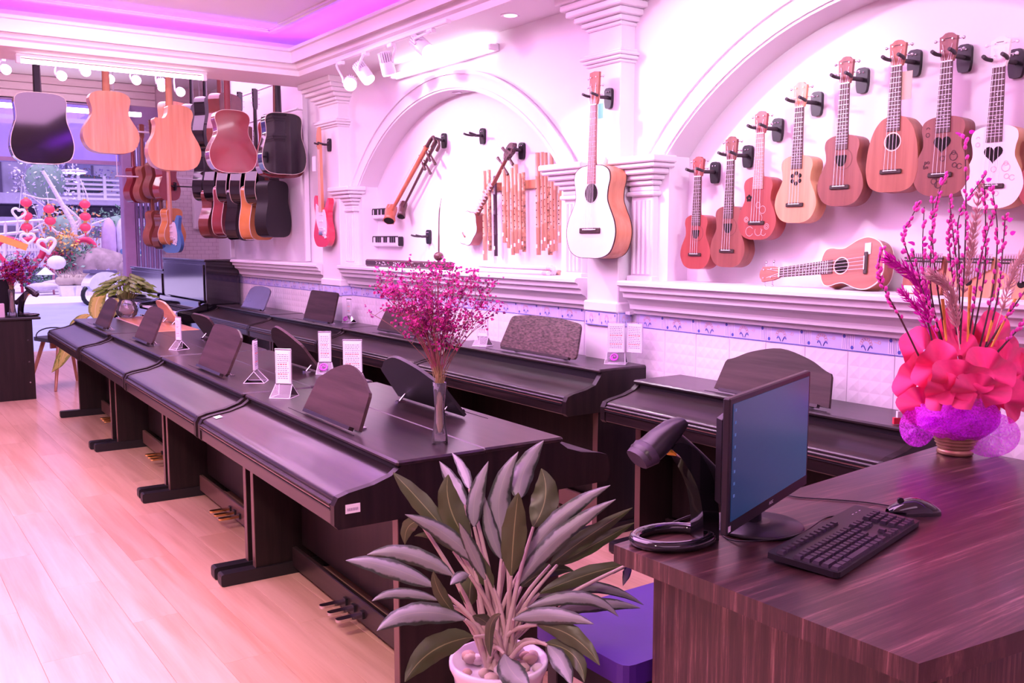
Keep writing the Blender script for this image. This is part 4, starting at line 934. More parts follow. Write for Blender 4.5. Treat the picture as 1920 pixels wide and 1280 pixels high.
# ---- small cluster by the entrance
ent = [(2.86, 11.9, 1.82, CHERRY, 'red guitar at the left of the entrance cluster, upper tier'), (2.93, 11.74, 1.82, MAHO, 'mahogany guitar second in the upper tier of the entrance cluster'), (3.0, 11.58, 1.86, MAHOD, 'brown guitar third in the upper tier of the entrance cluster'), (3.07, 11.42, 1.84, CHERRY, 'dark red guitar next to the blue electric guitar'),
       (3.0, 11.66, 1.30, MAHO, 'mahogany guitar in the lower tier of the entrance cluster'), (3.06, 11.5, 1.27, BROWNG, 'dark brown guitar in the lower tier of the entrance cluster'), (3.09, 11.34, 1.32, ORNG, 'orange guitar with cream binding beside the blue electric guitar')]
for (x, y, z, bd, nm_) in ent:
    guitar('acoustic_guitar', nm_, 'guitar', (x, y, z), (0, 0, radians(-150)), shape='audi', L=.43, Wd=.34, D=.10, total=.92, ns=6, top=bd, body=bd, head=bd, hole=None, binding=BIND if bd is ORNG else None, group='guitars by the entrance', lite=True, detail=False)
er = thing('entrance_rack', 'thin white rails holding the guitars by the entrance', 'rack', (3.0, 11.66, 0))
MB().tube([(-.4, 0, 2.64), (.62, 0, 2.64)], .012, 6).tube([(-.4, 0, 2.12), (.62, 0, 2.12)], .009, 6).build('rail', WHITEP, er)
for x in (-.38, .6): MB().tube([(x, 0, 2.12), (x, 0, EZ)], .006, 5).build('hanging_rod', WHITEP, er)
electric('electric_guitar', 'blue electric guitar with a pale pickguard by the entrance', tuple(at_y(322, 474, 11.2)), (0, 0, radians(-70)), mat('blue_gloss', (.04, .16, .42), .15, coat=1, var=0), mat('guard_white', (.85, .78, .84), .3), 1.15, tele=True)
p = at_y(329, 349, 11.35); hook('black forked hook holding the blue electric guitar', (p.x, p.y, p.z), radians(-70), .06)
MB().tube([(0, 0, 0), (0, .32, .0)], .008, 6).build('hook_bracket', BLACKP, bpy.data.objects['wall_hook.011'] if 'wall_hook.011' in bpy.data.objects else None)
# ================================================================ instruments in the left niche
RX = NB
def at_w(x, y, X=NB-.06): return at_x(x, y, X)
# two-stringed bowed fiddle (wooden) and a second darker one beside it
def fiddle(label, a, b, off, m, mdark, scl=1):
    A = at_w(*a)+Vector((off, 0, 0)); B = at_w(*b)+Vector((off, 0, 0)); d = (B-A).normalized(); side = d.cross(Vector((1, 0, 0))).normalized()
    t = thing('bowed_fiddle', label, 'fiddle', tuple(A)); o = A
    MB().tube([Vector((0, 0, 0)), (B-A)], [.011*scl, .016*scl], 10).build('neck', m, t)
    e = B-A
    MB().tube(spline([e, e+d*.05, e+d*.10-side*.01, e+d*.085-side*.045, e+d*.045-side*.05], 4), [.014]*6+[.011]*6+[.013]*5, 6).build('scroll', mdark, t)
    for k in range(2):
        q = e-d*(.03+.085*k); MB().tube([q+side*.03, q-side*.03, q-side*.10], [.004, .006, .011], 8).build('tuning_peg', mdark, t)
    c = d*.0; ax = Vector((-.40, -.40, -.80)).normalized()
    MB().tube([c-ax*.055, c-ax*.03, c+ax*.03, c+ax*.065, c+ax*.062], [.038*scl, .043*scl, .036*scl, .044*scl, .040*scl], 8 if scl < 1 else 6).build('sound_box', m, t)
    MB().tube([c+ax*.0655, c+ax*.0668], .034*scl, 16).build('open_end', HOLE, t)
    MB().tube([c-ax*.03+Vector((-.03, 0, 0)), e-d*.05+Vector((-.03, 0, 0))], .0011, 4).tube([c-ax*.03+Vector((-.032, .006, 0)), e-d*.12+Vector((-.03, .006, 0))], .0011, 4).build('strings', STRING, t)
    return t
OR = wood('orange_fiddle_wood', (.55, .14, .07), (.68, .22, .12), .3, .4, 'z', 14); DK = mat('dark_fiddle_wood', (.10, .04, .04), .3, coat=.5)
fiddle('orange wooden two-stringed fiddle hung slanting in the left arch', (739, 400), (808, 275), -.03, OR, DK, 1.1)
fiddle('darker two-stringed fiddle with a narrow horn behind the orange one', (757, 392), (812, 282), -.01, DK, DK, .72)
p = at_w(820, 262); hook('black wall hook behind the pegs of the slanting fiddles', (NB-.001, p.y, p.z), RW, .05)
p = at_x(904, 255, NB); hook('empty black wall hook high in the left arch', (NB-.001, p.y-.02, p.z), RW, .085)
p = at_x(806, 443, NB); hook('empty black wall hook above the long zither', (NB-.001, p.y, p.z), RW, .085)
# moon-shaped lute
A = at_w(882, 428); B = at_w(952, 293); d = (B-A).normalized(); ang = atan2(-(d.y), d.z)
lt = thing('moon_lute', 'scalloped moon lute with a white face and long raised-fret neck', 'lute', tuple(A))
lt.matrix_world = Matrix.Translation(A) @ Matrix.Rotation(RW, 4, 'Z') @ Matrix.Rotation(atan2(-d.y, d.z), 4, 'Y')
O = [((.105+.006*cos(6*a))*sin(a)*.92, (.118+.007*cos(6*a))*-cos(a)) for a in [2*pi*i/48 for i in range(48)]]
MB().prism(O, -.02, .05, 'y', True, (0, 1)).build('body', OR if False else mat('lute_brown', (.28, .07, .06), .2, coat=.6), lt)
MB().prism([(x*.96, z*.96) for x, z in O], -.0225, -.019, 'y').build('face', WHITET, lt); MB().prism(O, -.0205, -.0195, 'y').build('rim', DK, lt)
MB().box(-.022, .022, -.030, -.022, -.062, -.048, .003).build('bridge', MAHOD, lt)
MB().tube([(0, 0, .10), (0, 0, (B-A).length)], [.014, .011], 8).build('neck', MAHOD, lt)
for k in range(9): MB().box(-.013, .013, -.038+.0015*k, -.008, .15+.026*k, .154+.026*k).build('raised_fret', BONE, lt)
Lh = (B-A).length
MB().prism([(p_.x, p_.y) for p_ in spline([(-.014, Lh-.02), (-.03, Lh+.03), (-.022, Lh+.08), (.006, Lh+.10), (.028, Lh+.06), (.022, Lh+.02), (.014, Lh-.02)], 4, True)], -.016, .014, 'y').build('carved_head', mat('inlaid_dark', (.12, .06, .07), .3, var=.9, scale=60), lt)
for s in (-1, 1):
    for k in range(2): MB().tube([(s*.012, 0, Lh-.07+.075*k), (s*.075, 0, Lh-.075+.075*k)], [.005, .010], 8).build('tuning_peg', DK, lt)
MB().tube([(-.004, -.03, -.055), (-.004, -.026, Lh)], .0012, 4).tube([(.004, -.03, -.055), (.004, -.026, Lh)], .0012, 4).build('strings', STRING, lt)
p = at_x(981, 282, NB); hook('black wall hook holding the neck of the moon lute', (NB-.001, p.y, p.z), RW, .05)
# two small white melodicas fixed to the wall
def melodica(label, a, b, h=.075):
    A = at_x(*a, NB); B = at_x(*b, NB); w_ = abs(B.y-A.y); t = thing('melodica', label, 'melodica', (NB-.001, (A.y+B.y)/2, (A.z+B.z)/2-h/2), (0, 0, RW), 'melodicas')
    MB().box(-w_/2, w_/2, -.045, 0, 0, h, .008).build('case', WHITEP, t)
    MB().box(w_/2-.004, w_/2+.010, -.042, 0, .004, h-.002, .006).build('end_cap', BLACKP, t)
    MB().box(-w_/2, w_/2, -.0465, -.040, h-.006, h+.002).build('rim', BLACKP, t)
    for k in range(13): 
        if k % 7 not in (2, 6): MB().box(-w_/2+.02+k*(w_-.04)/13, -w_/2+.02+(k+.62)*(w_-.04)/13, -.050, -.045, h*.40, h*.92).build('black_key', BLACKP, t)
melodica('white melodica with black keys just above the long zither', (702, 450), (756, 455))
melodica('white melodica partly hidden behind the fiddle box', (704, 398), (736, 404))
# monochord zither on the ledge
A = at_x(690, 490, 3.10); B = at_x(836, 494, 3.10)
Yz = (A.y+B.y)/2; Lz = abs(A.y-B.y)
zt = thing('monochord_zither', 'long dark inlaid monochord zither lying on the ledge', 'zither', (3.12, Yz, LED+.001), (0, 0, RW))
MB().box(-Lz/2, Lz/2, -.045, .045, .0, .05, .01).build('body', mat('zither_brown', (.07, .025, .03), .25, coat=.6), zt)
il = MB()
for k in range(60): il.box(*(lambda x, z: (x, x+.004+.007*random.random(), -.0462, -.044, z, z+.003+.005*random.random()))(-Lz*.36+random.random()*Lz*.78, .008+random.random()*.028))
il.build('pearl_inlay', mat('pearl', (.72, .66, .74), .2), zt, kind='stuff')
rod = at_x(831, 372, 3.13); xb = -(at_x(825, 480, 3.13).y-Yz)
MB().tube(spline([(xb, 0, .02), (xb+.004, 0, .20), (xb+.012, 0, .36), (xb+.04, 0, rod.z-LED)], 5), [.006]*6+[.004]*6+[.002]*4, 6).build('whip_rod', DK, zt)
MB().ball((xb, 0, .085), .034, 12, 8, (1, 1, .85)).build('gourd', mat('gourd_brown', (.13, .05, .05), .15, coat=.8), zt)
# bamboo flutes standing in a wall rack, and more lying on the ledge
BAM = wood('bamboo', (.62, .33, .20), (.78, .48, .32), .35, .3, 'z', 20); DBAM = mat('dark_bamboo', (.06, .03, .05), .3); SPOT = mat('spotted_bamboo', (.50, .27, .16), .4, var=.8, scale=50)
fk = thing('flute_rack', 'light wood rack bar that holds the bamboo flutes upright', 'rack', (NB-.012, 4.0, 1.2))
A = at_x(915, 350, NB); B = at_x(1050, 340, NB)
zz = (A.z+B.z)/2
MB().box(-.010, .010, B.y-4.0, A.y-4.0, zz-1.2-.03, zz-1.2+.02, .003).build('bar', NATUR, fk)
FL = [(908, 320, 488, 0), (917, 318, 470, 2), (928, 330, 480, 1), (945, 318, 455, 0), (952, 328, 465, 0), (960, 315, 478, 0), (967, 308, 475, 0), (974, 325, 468, 0), (981, 323, 472, 2), (1008, 286, 478, 0), (1017, 285, 470, 0), (1023, 286, 465, 0), (1030, 312, 478, 2), (1034, 286, 472, 0), (1040, 322, 470, 0), (1050, 335, 455, 0)]
for i, (x, ya, yb, kd) in enumerate(FL):
    a = at_x(x, ya, NB-.05-.012*(i % 2)); b = at_x(x+2, yb, NB-.05-.012*(i % 2)); r = .0115 if i % 3 else .014
    t = thing('bamboo_flute', ['plain tan bamboo flute standing in the wall rack', 'black lacquered flute standing in the wall rack', 'spotted brown bamboo flute standing in the wall rack'][kd], 'flute', (b.x, b.y, b.z), (0, 0, 0), 'bamboo flutes in the rack')
    v = a-b; t.rotation_euler = Vector((0, 0, 1)).rotation_difference(v.normalized()).to_euler(); L_ = v.length
    pf = [(r*.82, 0), (r, .001)]
    for q in (.27, .52, .77): pf += [(r, L_*q-.004), (r*1.13, L_*q), (r, L_*q+.004)]
    pf += [(r, L_-.001), (r*.82, L_)]
    MB().lathe(pf, 10).build('tube', [BAM, DBAM, SPOT][kd], t)
    hm = MB()
    for q in range(6): hm.ball((-r*.88, 0, L_*(.30+.07*q)), r*.30, 6, 4)
    hm.build('finger_holes', HOLE, t)
    link('price_sticker', PRICE, t, (-r-.0005, 0, .05), (0, 0, -pi/2)).scale = (.35, 1, .8)
for i, (xa, xb_, dx, zc) in enumerate([(868, 1030, .04, 0), (880, 1035, .075, 0), (940, 1040, .11, 0), (944, 1050, .145, 0), (900, 1038, .058, .026)]):
    a = at_x(xa, 492, 3.06+dx).y; b = at_x(xb_, 494, 3.06+dx).y; r = .0135
    t = thing('lying_flute', 'white wrapped bamboo flute lying on the ledge under the flute rack' if i != 3 else 'bare bamboo flute lying behind the white wrapped ones', 'flute', (3.06+dx, a, LED+r+zc), (pi/2, 0, 0), 'flutes lying on the ledge')
    MB().lathe([(r*.8, 0), (r, .001), (r, a-b-.001), (r*.8, a-b)], 10).build('tube', WHITEP if i != 3 else BAM, t)
    MB().lathe([(r*1.04, a-b-.05), (r*1.04, a-b-.012)], 10).build('end_band', mat('rose_band', (.75, .45, .50), .5), t)
# ================================================================ lamps
TUBE = mat('tube_glow', (1, .95, 1), .4, emit=(1, .82, 1), es=7)
def tubelamp(label, loc, rz, L, drop):
    t = thing('tube_lamp', label, 'tube light', loc, (0, 0, rz))
    MB().box(-L/2, L/2, -.022, .022, -.02, 0, .004).build('batten', WHITEP, t)
    MB().tube([(-L/2+.03, 0, -drop), (L/2-.03, 0, -drop)], .014, 10).build('glowing_tube', TUBE, t)
    for s in (-1, 1): MB().box(s*(L/2-.015)-.014, s*(L/2-.015)+.014, -.016, .016, -drop-.016, -.01, .003).build('end_holder', WHITEP, t)
    return t
tubelamp('glowing tube light on the underside of the ceiling beam', (1.57, 6.88, CZ), 0, 1.22, .045)
wt = tubelamp('glowing tube light fixed high on the wall above the left arch', (W, 5.21, 2.495), pi/2, 1.24, .045); wt.rotation_euler = (0, radians(-90), 0); wt.rotation_euler = (Matrix.Rotation(radians(-90), 3, 'Y').to_4x4() @ Matrix.Identity(4)).to_euler()
wt.matrix_world = Matrix.Translation((W-.001, 5.21, 2.495)) @ Matrix.Rotation(radians(90), 4, 'Y') @ Matrix.Rotation(pi/2, 4, 'Z')
SPG = mat('spot_glow', (1, .95, 1), .4, emit=(1, .9, 1), es=9)
tr = thing('track_rail', 'white lighting track under the ceiling edge above the left arch', 'track', (2.735, 5.17, CZ))
MB().box(-.017, .017, -.70, .70, -.022, 0, .003).box(-.004, .004, -.68, .68, -.0235, -.021).build('rail', WHITEP, tr)
LABS = ['white track spotlight aimed at the room showing its glowing face', 'white finned track spotlight second along the track', 'white finned track spotlight hanging straight down, third along the track', 'white finned track spotlight at the end of the track over the arch']
def spothead(name, label, base, head, aim, r=.042, L=.13, group='track spotlights', face=.006):
    t = thing(name, label, 'spotlight', tuple(base), group=group); B = Vector(base); h = Vector(head)-B; d = (Vector(aim)-Vector(head)).normalized()
    MB().box(-.016, .016, -.03, .03, -.045, -.021, .004).build('adaptor', WHITEP, t)
    sd = d.cross(Vector((0, 0, 1))); sd = sd.normalized() if sd.length > .1 else Vector((0, 1, 0))
    MB().tube(spline([(0, 0, -.03), (Vector((0, 0, -.05))+sd*.03), h+sd*(r+.006)+Vector((0, 0, .03)), h+sd*(r+.002)], 4), .008, 6).build('arm', WHITEP, t)
    MB().tube([h-d*L*.05, h+d*L*.46, h+d*L*.5], [r, r, r*.96], 18).build('barrel', WHITEP, t)
    M = d.to_track_quat('Z', 'Y').to_matrix().to_4x4(); fn = MB(Matrix.Translation(h) @ M)
    for k in range(18): a = 2*pi*k/18; fn.add([(r*.45*cos(a-.05), r*.45*sin(a-.05), -L*.5), (r*.98*cos(a-.06), r*.98*sin(a-.06), -L*.46), (r*.98*cos(a-.06), r*.98*sin(a-.06), -.004), (r*.45*cos(a-.05), r*.45*sin(a-.05), -.004), (r*.45*cos(a+.05), r*.45*sin(a+.05), -L*.5), (r*.98*cos(a+.06), r*.98*sin(a+.06), -L*.46), (r*.98*cos(a+.06), r*.98*sin(a+.06), -.004), (r*.45*cos(a+.05), r*.45*sin(a+.05), -.004)], [(0, 1, 2, 3), (4, 7, 6, 5), (0, 4, 5, 1), (1, 5, 6, 2)])
    fn.tube([(0, 0, -L*.5), (0, 0, 0)], r*.55, 10); fn.build('heat_sink_fins', WHITEP, t)
    MB().tube([h+d*(L*.5-.004), h+d*(L*.5+face)], r*.9, 18).build('lens', SPG, t)
    return t
for i, (yb, hp, D_) in enumerate([(5.83, (657, 155), None), (5.47, (681, 135), None), (5.13, (725, 118), None), (4.66, (790, 85), None)]):
    base = Vector((2.735, yb, CZ)); hd = at_x(hp[0], hp[1], 2.72+.01*i)
    spothead('track_spotlight', LABS[i], base, hd, SPOT_HEADS[i][1] if i else (cC.x+.8, 2.0, 1.0), .043, .135)
def downlight(label, loc, rot=(0, 0, 0)):
    t = thing('downlight', label, 'downlight', loc, rot, 'downlights')
    MB().lathe([(.035, -.002), (.045, -.006), (.052, -.003), (.054, .001)], 24).build('rim', WHITEP, t)
    MB().lathe([(.0, -.0045), (.034, -.0045)], 20, cap=False).build('lens', mat('dim_glow', (1, .95, 1), .4, emit=(1, .9, 1), es=2.5), t)
p = at_z(957, 28, CZ); downlight('small round downlight in the low ceiling near the middle pilaster', (p.x, p.y, CZ-.001))
p = at_z(600, 158, CZ); downlight('small round downlight in the low ceiling over the far pilaster', (3.0, p.y-.1, CZ-.001))
sd_ = MB().lathe([(.0, 0), (.03, 0), (.034, -.004), (.03, -.008), (.0, -.008)], 16, cap=False).build('soffit_downlight', CHROME, None, (3.215, 5.16, ZC+RI-.001)); tag(sd_, 'tiny unlit downlight set in the underside of the left arch', 'downlight')
# far spotlights on a track by the entrance
er2 = thing('track_rail', 'white lighting track across the entry ceiling', 'track', (1.9, 9.7, EZ)); MB().box(-2.2, 1.2, -.017, .017, -.30, -.28).build('rail', WHITEP, er2)
for xx in (-2, -.5, 1.0): MB().tube([(xx, 0, -.28), (xx, 0, 0)], .006, 5).build('drop_rod', WHITEP, er2)
for k, (px, py) in enumerate([(10, 130), (115, 142), (160, 134), (205, 148), (255, 150), (303, 158), (338, 172)]):
    h_ = at_y(px, py, 9.62); b_ = Vector((h_.x, 9.7, 3.02+.001))
    lit = k not in (5,)
    spothead('entry_spotlight', 'small glowing white spotlight on the entry track turned to the room' if lit else 'small white entry spotlight turned away to the guitars', b_, h_, (cC.x+1.2, 2, 1.2) if lit else (2.4, 8.0, 1.2), .045, .11, 'entry spotlights')
ln = MB().box(-1.0, 1.05, -.03, .03, -.05, 0, .004).build('linear_lamp', TUBE, None, tuple(at_y(82, 198, 11.9))); tag(ln, 'long thin glowing lamp behind the hanging black guitar', 'linear light')
# ================================================================ plants and flowers
SILV = leafmat('silver_leaf', (.25, .25, .25), (.035, .05, .035), (.30, .29, .27), back=(.10, .13, .05), blotch=.6, pos=.50)
GREEN = leafmat('green_leaf', (.065, .085, .03), (.055, .075, .027), (.26, .28, .12), back=(.13, .14, .09), blotch=.2)
DIEF = leafmat('dieffenbachia_leaf', (.55, .52, .13), (.24, .30, .06), (.70, .62, .30), blotch=.9, pos=.55)
POTH = leafmat('pothos_leaf', (.095, .15, .016), (.06, .105, .012), (.18, .23, .05), blotch=.3); POTH.node_tree.nodes['Principled BSDF'].inputs['Specular IOR Level'].default_value = .15
STEMM = mat('leaf_stalk', (.50, .38, .34), .5); STEMG = mat('green_stalk', (.24, .28, .09), .5)
def bez(a, b, c, t): return a*(1-t)**2+b*2*t*(1-t)+c*t*t
def leaf(name, parent, origin, a, b, c, w, m, nrm=None, fold=.25, n=12, roll=0, droop=0, pw=.8):
    a, b, c = Vector(a)-origin, Vector(b)-origin, Vector(c)-origin; nr = Vector(nrm or (-.5, -.7, .5)).normalized(); G = []
    for i in range(n+1):
        t = i/n; p = bez(a, b, c, t); T = (bez(a, b, c, min(t+.02, 1))-bez(a, b, c, max(t-.02, 0))).normalized()
        s = nr.cross(T); s = s.normalized() if s.length > .05 else T.orthogonal().normalized()
        q = T.cross(s).normalized(); R_ = Matrix.Rotation(roll*(.4+.6*t), 3, T); s = R_ @ s; q = R_ @ q
        ww = w*max(.0, sin(pi*min(1, t**pw*.985+.012)))**.75; G.append((p, s, q, ww))
    def fn(u, v):
        p, s, q, ww = G[int(round(u*n))]; k = (v-.5)*2
        return p+s*ww*k*cos(fold*abs(k))*(1+.05*sin(u*23+3*k))-q*ww*fold*abs(k)**1.3+q*ww*.16*abs(k)*sin(u*15+4*k)
    return MB().grid(fn, n, 6).build(name, m, parent)
pc = at_d(935, 1238, 2.2)
ag = thing('potted_aglaonema', 'silver and green leafed potted plant in a white pot beside the counter', 'plant', (pc.x, pc.y, 0)); org = Vector((pc.x, pc.y, 0))
hz_ = pc.z
MB().lathe([(.062, 0), (.070, .02), (.078, .15), (.092, hz_-.12), (.106, hz_-.03), (.116, hz_-.008), (.116, hz_+.004), (.108, hz_+.006), (.102, hz_-.02), (.0, hz_-.022)], 36, cap=False).build('pot', mat('white_ceramic', (.80, .74, .80), .18, var=.01), ag)
pb = random.Random(5); PEB = [mat('pebble_%s' % c_, col, .6, var=.15) for c_, col in (('tan', (.55, .42, .36)), ('pale', (.68, .60, .58)), ('rose', (.50, .32, .27)))]
for k in range(26):
    a = pb.uniform(0, 2*pi); r = .098*sqrt(pb.random()); o = MB().ball((0, 0, 0), pb.uniform(.012, .021), 7, 5, (1, pb.uniform(.7, 1), .7)).build('pebble', PEB[k % 3], ag, (r*cos(a), r*sin(a), hz_-.010+.008*pb.random()), (0, 0, a))
def Z5(x, y): return (640+x/2.667, 800+y/2.667)
LV = [((540, 540), (380, 350), (258, 228), 34, 'G', .02), ((620, 390), (560, 280), (490, 172), 30, 'S', .12), ((640, 310), (625, 200), (552, 128), 22, 'S', .14), ((665, 500), (640, 350), (735, 172), 34, 'S', .03), ((645, 590), (500, 400), (535, 238), 46, 'G', .0), ((830, 620), (720, 350), (885, 124), 44, 'S', .05), ((890, 360), (880, 220), (1012, 68), 44, 'S', .10), ((960, 500), (1060, 350), (1000, 208), 50, 'G', .04),
      ((850, 745), (860, 500), (885, 328), 44, 'G', -.06), ((890, 725), (1050, 420), (1345, 292), 36, 'S', .02), ((875, 800), (1060, 520), (1372, 362), 34, 'S', .0), ((1045, 690), (1200, 560), (1456, 404), 30, 'G', .06), ((1080, 690), (1260, 590), (1466, 478), 26, 'G', .08), ((700, 700), (520, 500), (318, 438), 32, 'S', -.04), ((560, 745), (330, 580), (128, 640), 34, 'S', -.02), ((470, 800), (200, 660), (22, 668), 36, 'S', -.05),
      ((490, 868), (260, 790), (152, 872), 20, 'S', -.06), ((620, 962), (330, 870), (178, 1020), 40, 'S', -.10), ((660, 1050), (420, 1080), (318, 1275), 46, 'G', -.14), ((390, 470), (310, 480), (318, 588), 26, 'G', .05), ((900, 800), (1020, 690), (1162, 720), 30, 'G', .06), ((990, 832), (1290, 700), (1450, 690), 30, 'G', .05), ((1440, 685), (1440, 720), (1408, 795), 18, 'S', .05), ((950, 860), (1260, 720), (1512, 890), 24, 'S', .06),
      ((930, 905), (1250, 780), (1386, 948), 26, 'S', -.02), ((1050, 935), (1270, 850), (1496, 905), 28, 'S', .04), ((860, 962), (1060, 910), (1262, 985), 30, 'S', -.10), ((980, 990), (1180, 1010), (1292, 1192), 34, 'G', -.12), ((1020, 1082), (1200, 1100), (1216, 1275), 30, 'G', -.12), ((1030, 1092), (1110, 1150), (1152, 1290), 34, 'S', -.15), ((815, 1135), (830, 1230), (940, 1300), 46, 'S', -.17), ((760, 805), (680, 720), (690, 618), 30, 'G', -.02),
      ((720, 765), (640, 600), (588, 480), 26, 'S', -.04), ((800, 660), (730, 500), (718, 350), 28, 'S', .03), ((640, 742), (590, 730), (545, 790), 22, 'S', -.07), ((565, 930), (470, 830), (460, 722), 22, 'G', -.09), ((740, 1000), (720, 960), (655, 945), 22, 'G', -.10), ((745, 1150), (720, 950), (800, 935), 16, 'G', -.14), ((640, 900), (640, 760), (680, 640), 40, 'G', .02), ((560, 620), (480, 520), (365, 545), 16, 'G', .03)]
S5 = 2.2/1760/2.667
for k, (a, b, c, wd, m_, dd) in enumerate(LV):
    D0 = 2.2+dd; A = at_d(*Z5(*a), D0*.6+2.2*.4); Bv = at_d(*Z5(*b), D0); Cv = at_d(*Z5(*c), D0+dd*.35)
    side = (Bv-org); ou = Vector((side.x, side.y, 0)); ou = ou.normalized()*.4 if ou.length > .01 else ou
    nrm = Vector((-.45, -.75, .55))+ou*.6 if m_ == 'S' else Vector((-.55, -.8, .15))
    leaf('leaf', ag, org, A, Bv, Cv, wd*S5*1.45, SILV if m_ == 'S' else GREEN, nrm, .38 if m_ == 'S' else .22, roll=random.Random(k).uniform(-.25, .25))
    cr_ = Vector((pc.x+.03*cos(k*2.4), pc.y+.03*sin(k*2.4), hz_-.01)); md = (A*.5+cr_*.5)+Vector((0, 0, .03)); 
    MB().tube([p_-org for p_ in spline([cr_, md, A], 4)], [.0075-.004*i/8 for i in range(9)], 6).build('stalk', STEMM, ag)
# ---- dried magenta flowers in a glass vase
GL = glassy('vase_glass', (.97, .95, 1), .07)
MAG = [mat('magenta_floret', (.50, .015, .25), .7), mat('pink_floret', (.66, .05, .30), .7), mat('plum_floret', (.26, .012, .18), .7)]
TWIG = mat('dry_twig', (.30, .14, .12), .7); TWIGP = mat('pink_twig', (.45, .05, .18), .7)
def bouquet(name, label, base, D, mouth, spread, nst, nfl, cols, vh, vr, seed, cat='flowers', fs=.006, lowk=0):
    r = random.Random(seed); t = thing(name, label, cat, tuple(base)); o = Vector(base)
    MB().lathe([(vr*.9, 0), (vr*1.15, .002), (vr*1.1, vh*.10), (vr*.80, vh*.35), (vr*.70, vh*.6), (vr*.95, vh), (vr*.88, vh), (vr*.62, vh*.6), (vr*.70, vh*.35), (vr*.7, vh*.16), (.0, vh*.14)], 20, cap=False).build('glass_vase', GL, t)
    st = MB(); fl_ = MB(); mth = Vector((0, 0, vh))
    for k in range(nst):
        x, y, dd = spread(r); tip = at_d(x, y, D+dd)-o; a = Vector((r.uniform(-.4, .4)*vr, r.uniform(-.4, .4)*vr, vh*.16)); b_ = mth+Vector((r.uniform(-.5, .5)*vr, r.uniform(-.5, .5)*vr, 0)); md = b_*.45+tip*.55+Vector((0, 0, .03))
        pth = spline([a, b_, md, tip], 4); st.mat = k % 2; st.mat = 2; st.tube(pth[:6], .0009, 4, False); st.mat = 0 if k % 3 else 1; st.tube(pth[5:], .0009, 4, False)
        side = [tip]
        for j in range(3):
            q = pth[-2-j*2]; e = q+Vector((r.gauss(0, .03), r.gauss(0, .03), r.uniform(.01, .06))); st.tube([q, e], .0008, 3, False); side.append(e)
        for e in side:
            for j in range(nfl):
                q = e+Vector((r.gauss(0, .010), r.gauss(0, .010), r.gauss(0, .010))); fl_.mat = r.choice((0, 0, 1, 2)); s_ = fs*r.uniform(.6, 1.3)
                for h in range(3):
                    u_ = Vector((r.gauss(0, 1), r.gauss(0, 1), r.gauss(0, 1))).normalized(); v_ = u_.orthogonal().normalized()
                    fl_.add([q-u_*s_*.5, q+v_*s_*.7, q+u_*s_*.9, q-v_*s_*.6], [(0, 1, 2, 3)])
    st.build('stems', [TWIG, TWIGP, mat('tan_stem', (.42, .27, .15), .7)], t, kind='stuff'); fl_.build('florets', cols, t, kind='stuff'); return t
vb = at_z(825, 831, .77)
def spr(r):
    a = r.uniform(0, 2*pi); q = sqrt(r.random())
    if r.random() < .26: return 718+r.gauss(0, 22), 552+r.gauss(0, 24), r.uniform(-.08, .08)
    return 838+98*q*cos(a), 560+66*q*sin(a), r.uniform(-.09, .09)
bouquet('dried_flower_vase', 'magenta dried flowers in a slim clear glass vase on the near piano', (vb.x, vb.y, .771), 2.83, None, spr, 74, 8, MAG, .19, .022, 4, fs=.0072)
# ---- tall gift arrangement on the counter
va = at_z(1790, 850, .75); o = Vector((va.x, va.y, .75)); Dv = (o-cC).dot(cF)
fa = thing('flower_arrangement', 'tall pink willow arrangement in a gold pot wrapped in red paper and purple mesh', 'flowers', tuple(o))
def AP(x, y, dd=0): return at_d(x, y, Dv+dd)-o
pr = [(.044, 0), (.052, .004), (.05, .014), (.046, .018)]
for k in range(6): q = .018+k*.011; pr += [(.050+.0045*k, q+.002), (.054+.0045*k, q+.006), (.049+.0045*k, q+.0105)]
pr += [(.08, .10), (.085, .16), (.07, .17)]
MB().lathe(pr, 32).build('pot', mat('gold_glaze', (.55, .33, .20), .28, .6), fa)
MESHP, nt, b = nodes('purple_netting'); nt.nodes.remove(b)
tr_ = N(nt, 'ShaderNodeBsdfTransparent', Color=(.9, .6, .95, 1)); df_ = N(nt, 'ShaderNodeBsdfDiffuse', Color=(.55, .05, .66, 1)); tl_ = N(nt, 'ShaderNodeBsdfTranslucent', Color=(.60, .08, .70, 1)); a1 = N(nt, 'ShaderNodeAddShader'); mx_ = N(nt, 'ShaderNodeMixShader')
tc = N(nt, 'ShaderNodeTexCoord'); wv = N(nt, 'ShaderNodeTexNoise', Scale=160.0, Detail=2.0); rp_ = N(nt, 'ShaderNodeMapRange'); rp_.inputs[1].default_value = .3; rp_.inputs[2].default_value = .7; rp_.inputs[3].default_value = .25; rp_.inputs[4].default_value = .85
nt.links.new(tc.outputs['Object'], wv.inputs['Vector']); nt.links.new(wv.outputs[0], rp_.inputs[0]); nt.links.new(rp_.outputs[0], mx_.inputs[0])
nt.links.new(df_.outputs[0], a1.inputs[0]); nt.links.new(tl_.outputs[0], a1.inputs[1]); nt.links.new(tr_.outputs[0], mx_.inputs[1]); nt.links.new(a1.outputs[0], mx_.inputs[2]); nt.links.new(mx_.outputs[0], nt.nodes['Material Output'].inputs[0])
rr = random.Random(8)
MB().grid(lambda a, b: (lambda th, h: ((.066+.055*sin(pi*h)+.008*sin(9*th+3*h)+.03*max(0, cos(th-2.6))*h)*cos(th), (.066+.055*sin(pi*h)+.008*sin(7*th))*sin(th), .055+.125*h))(2*pi*a, b), 48, 8).build('mesh_wrap', MESHP, fa)
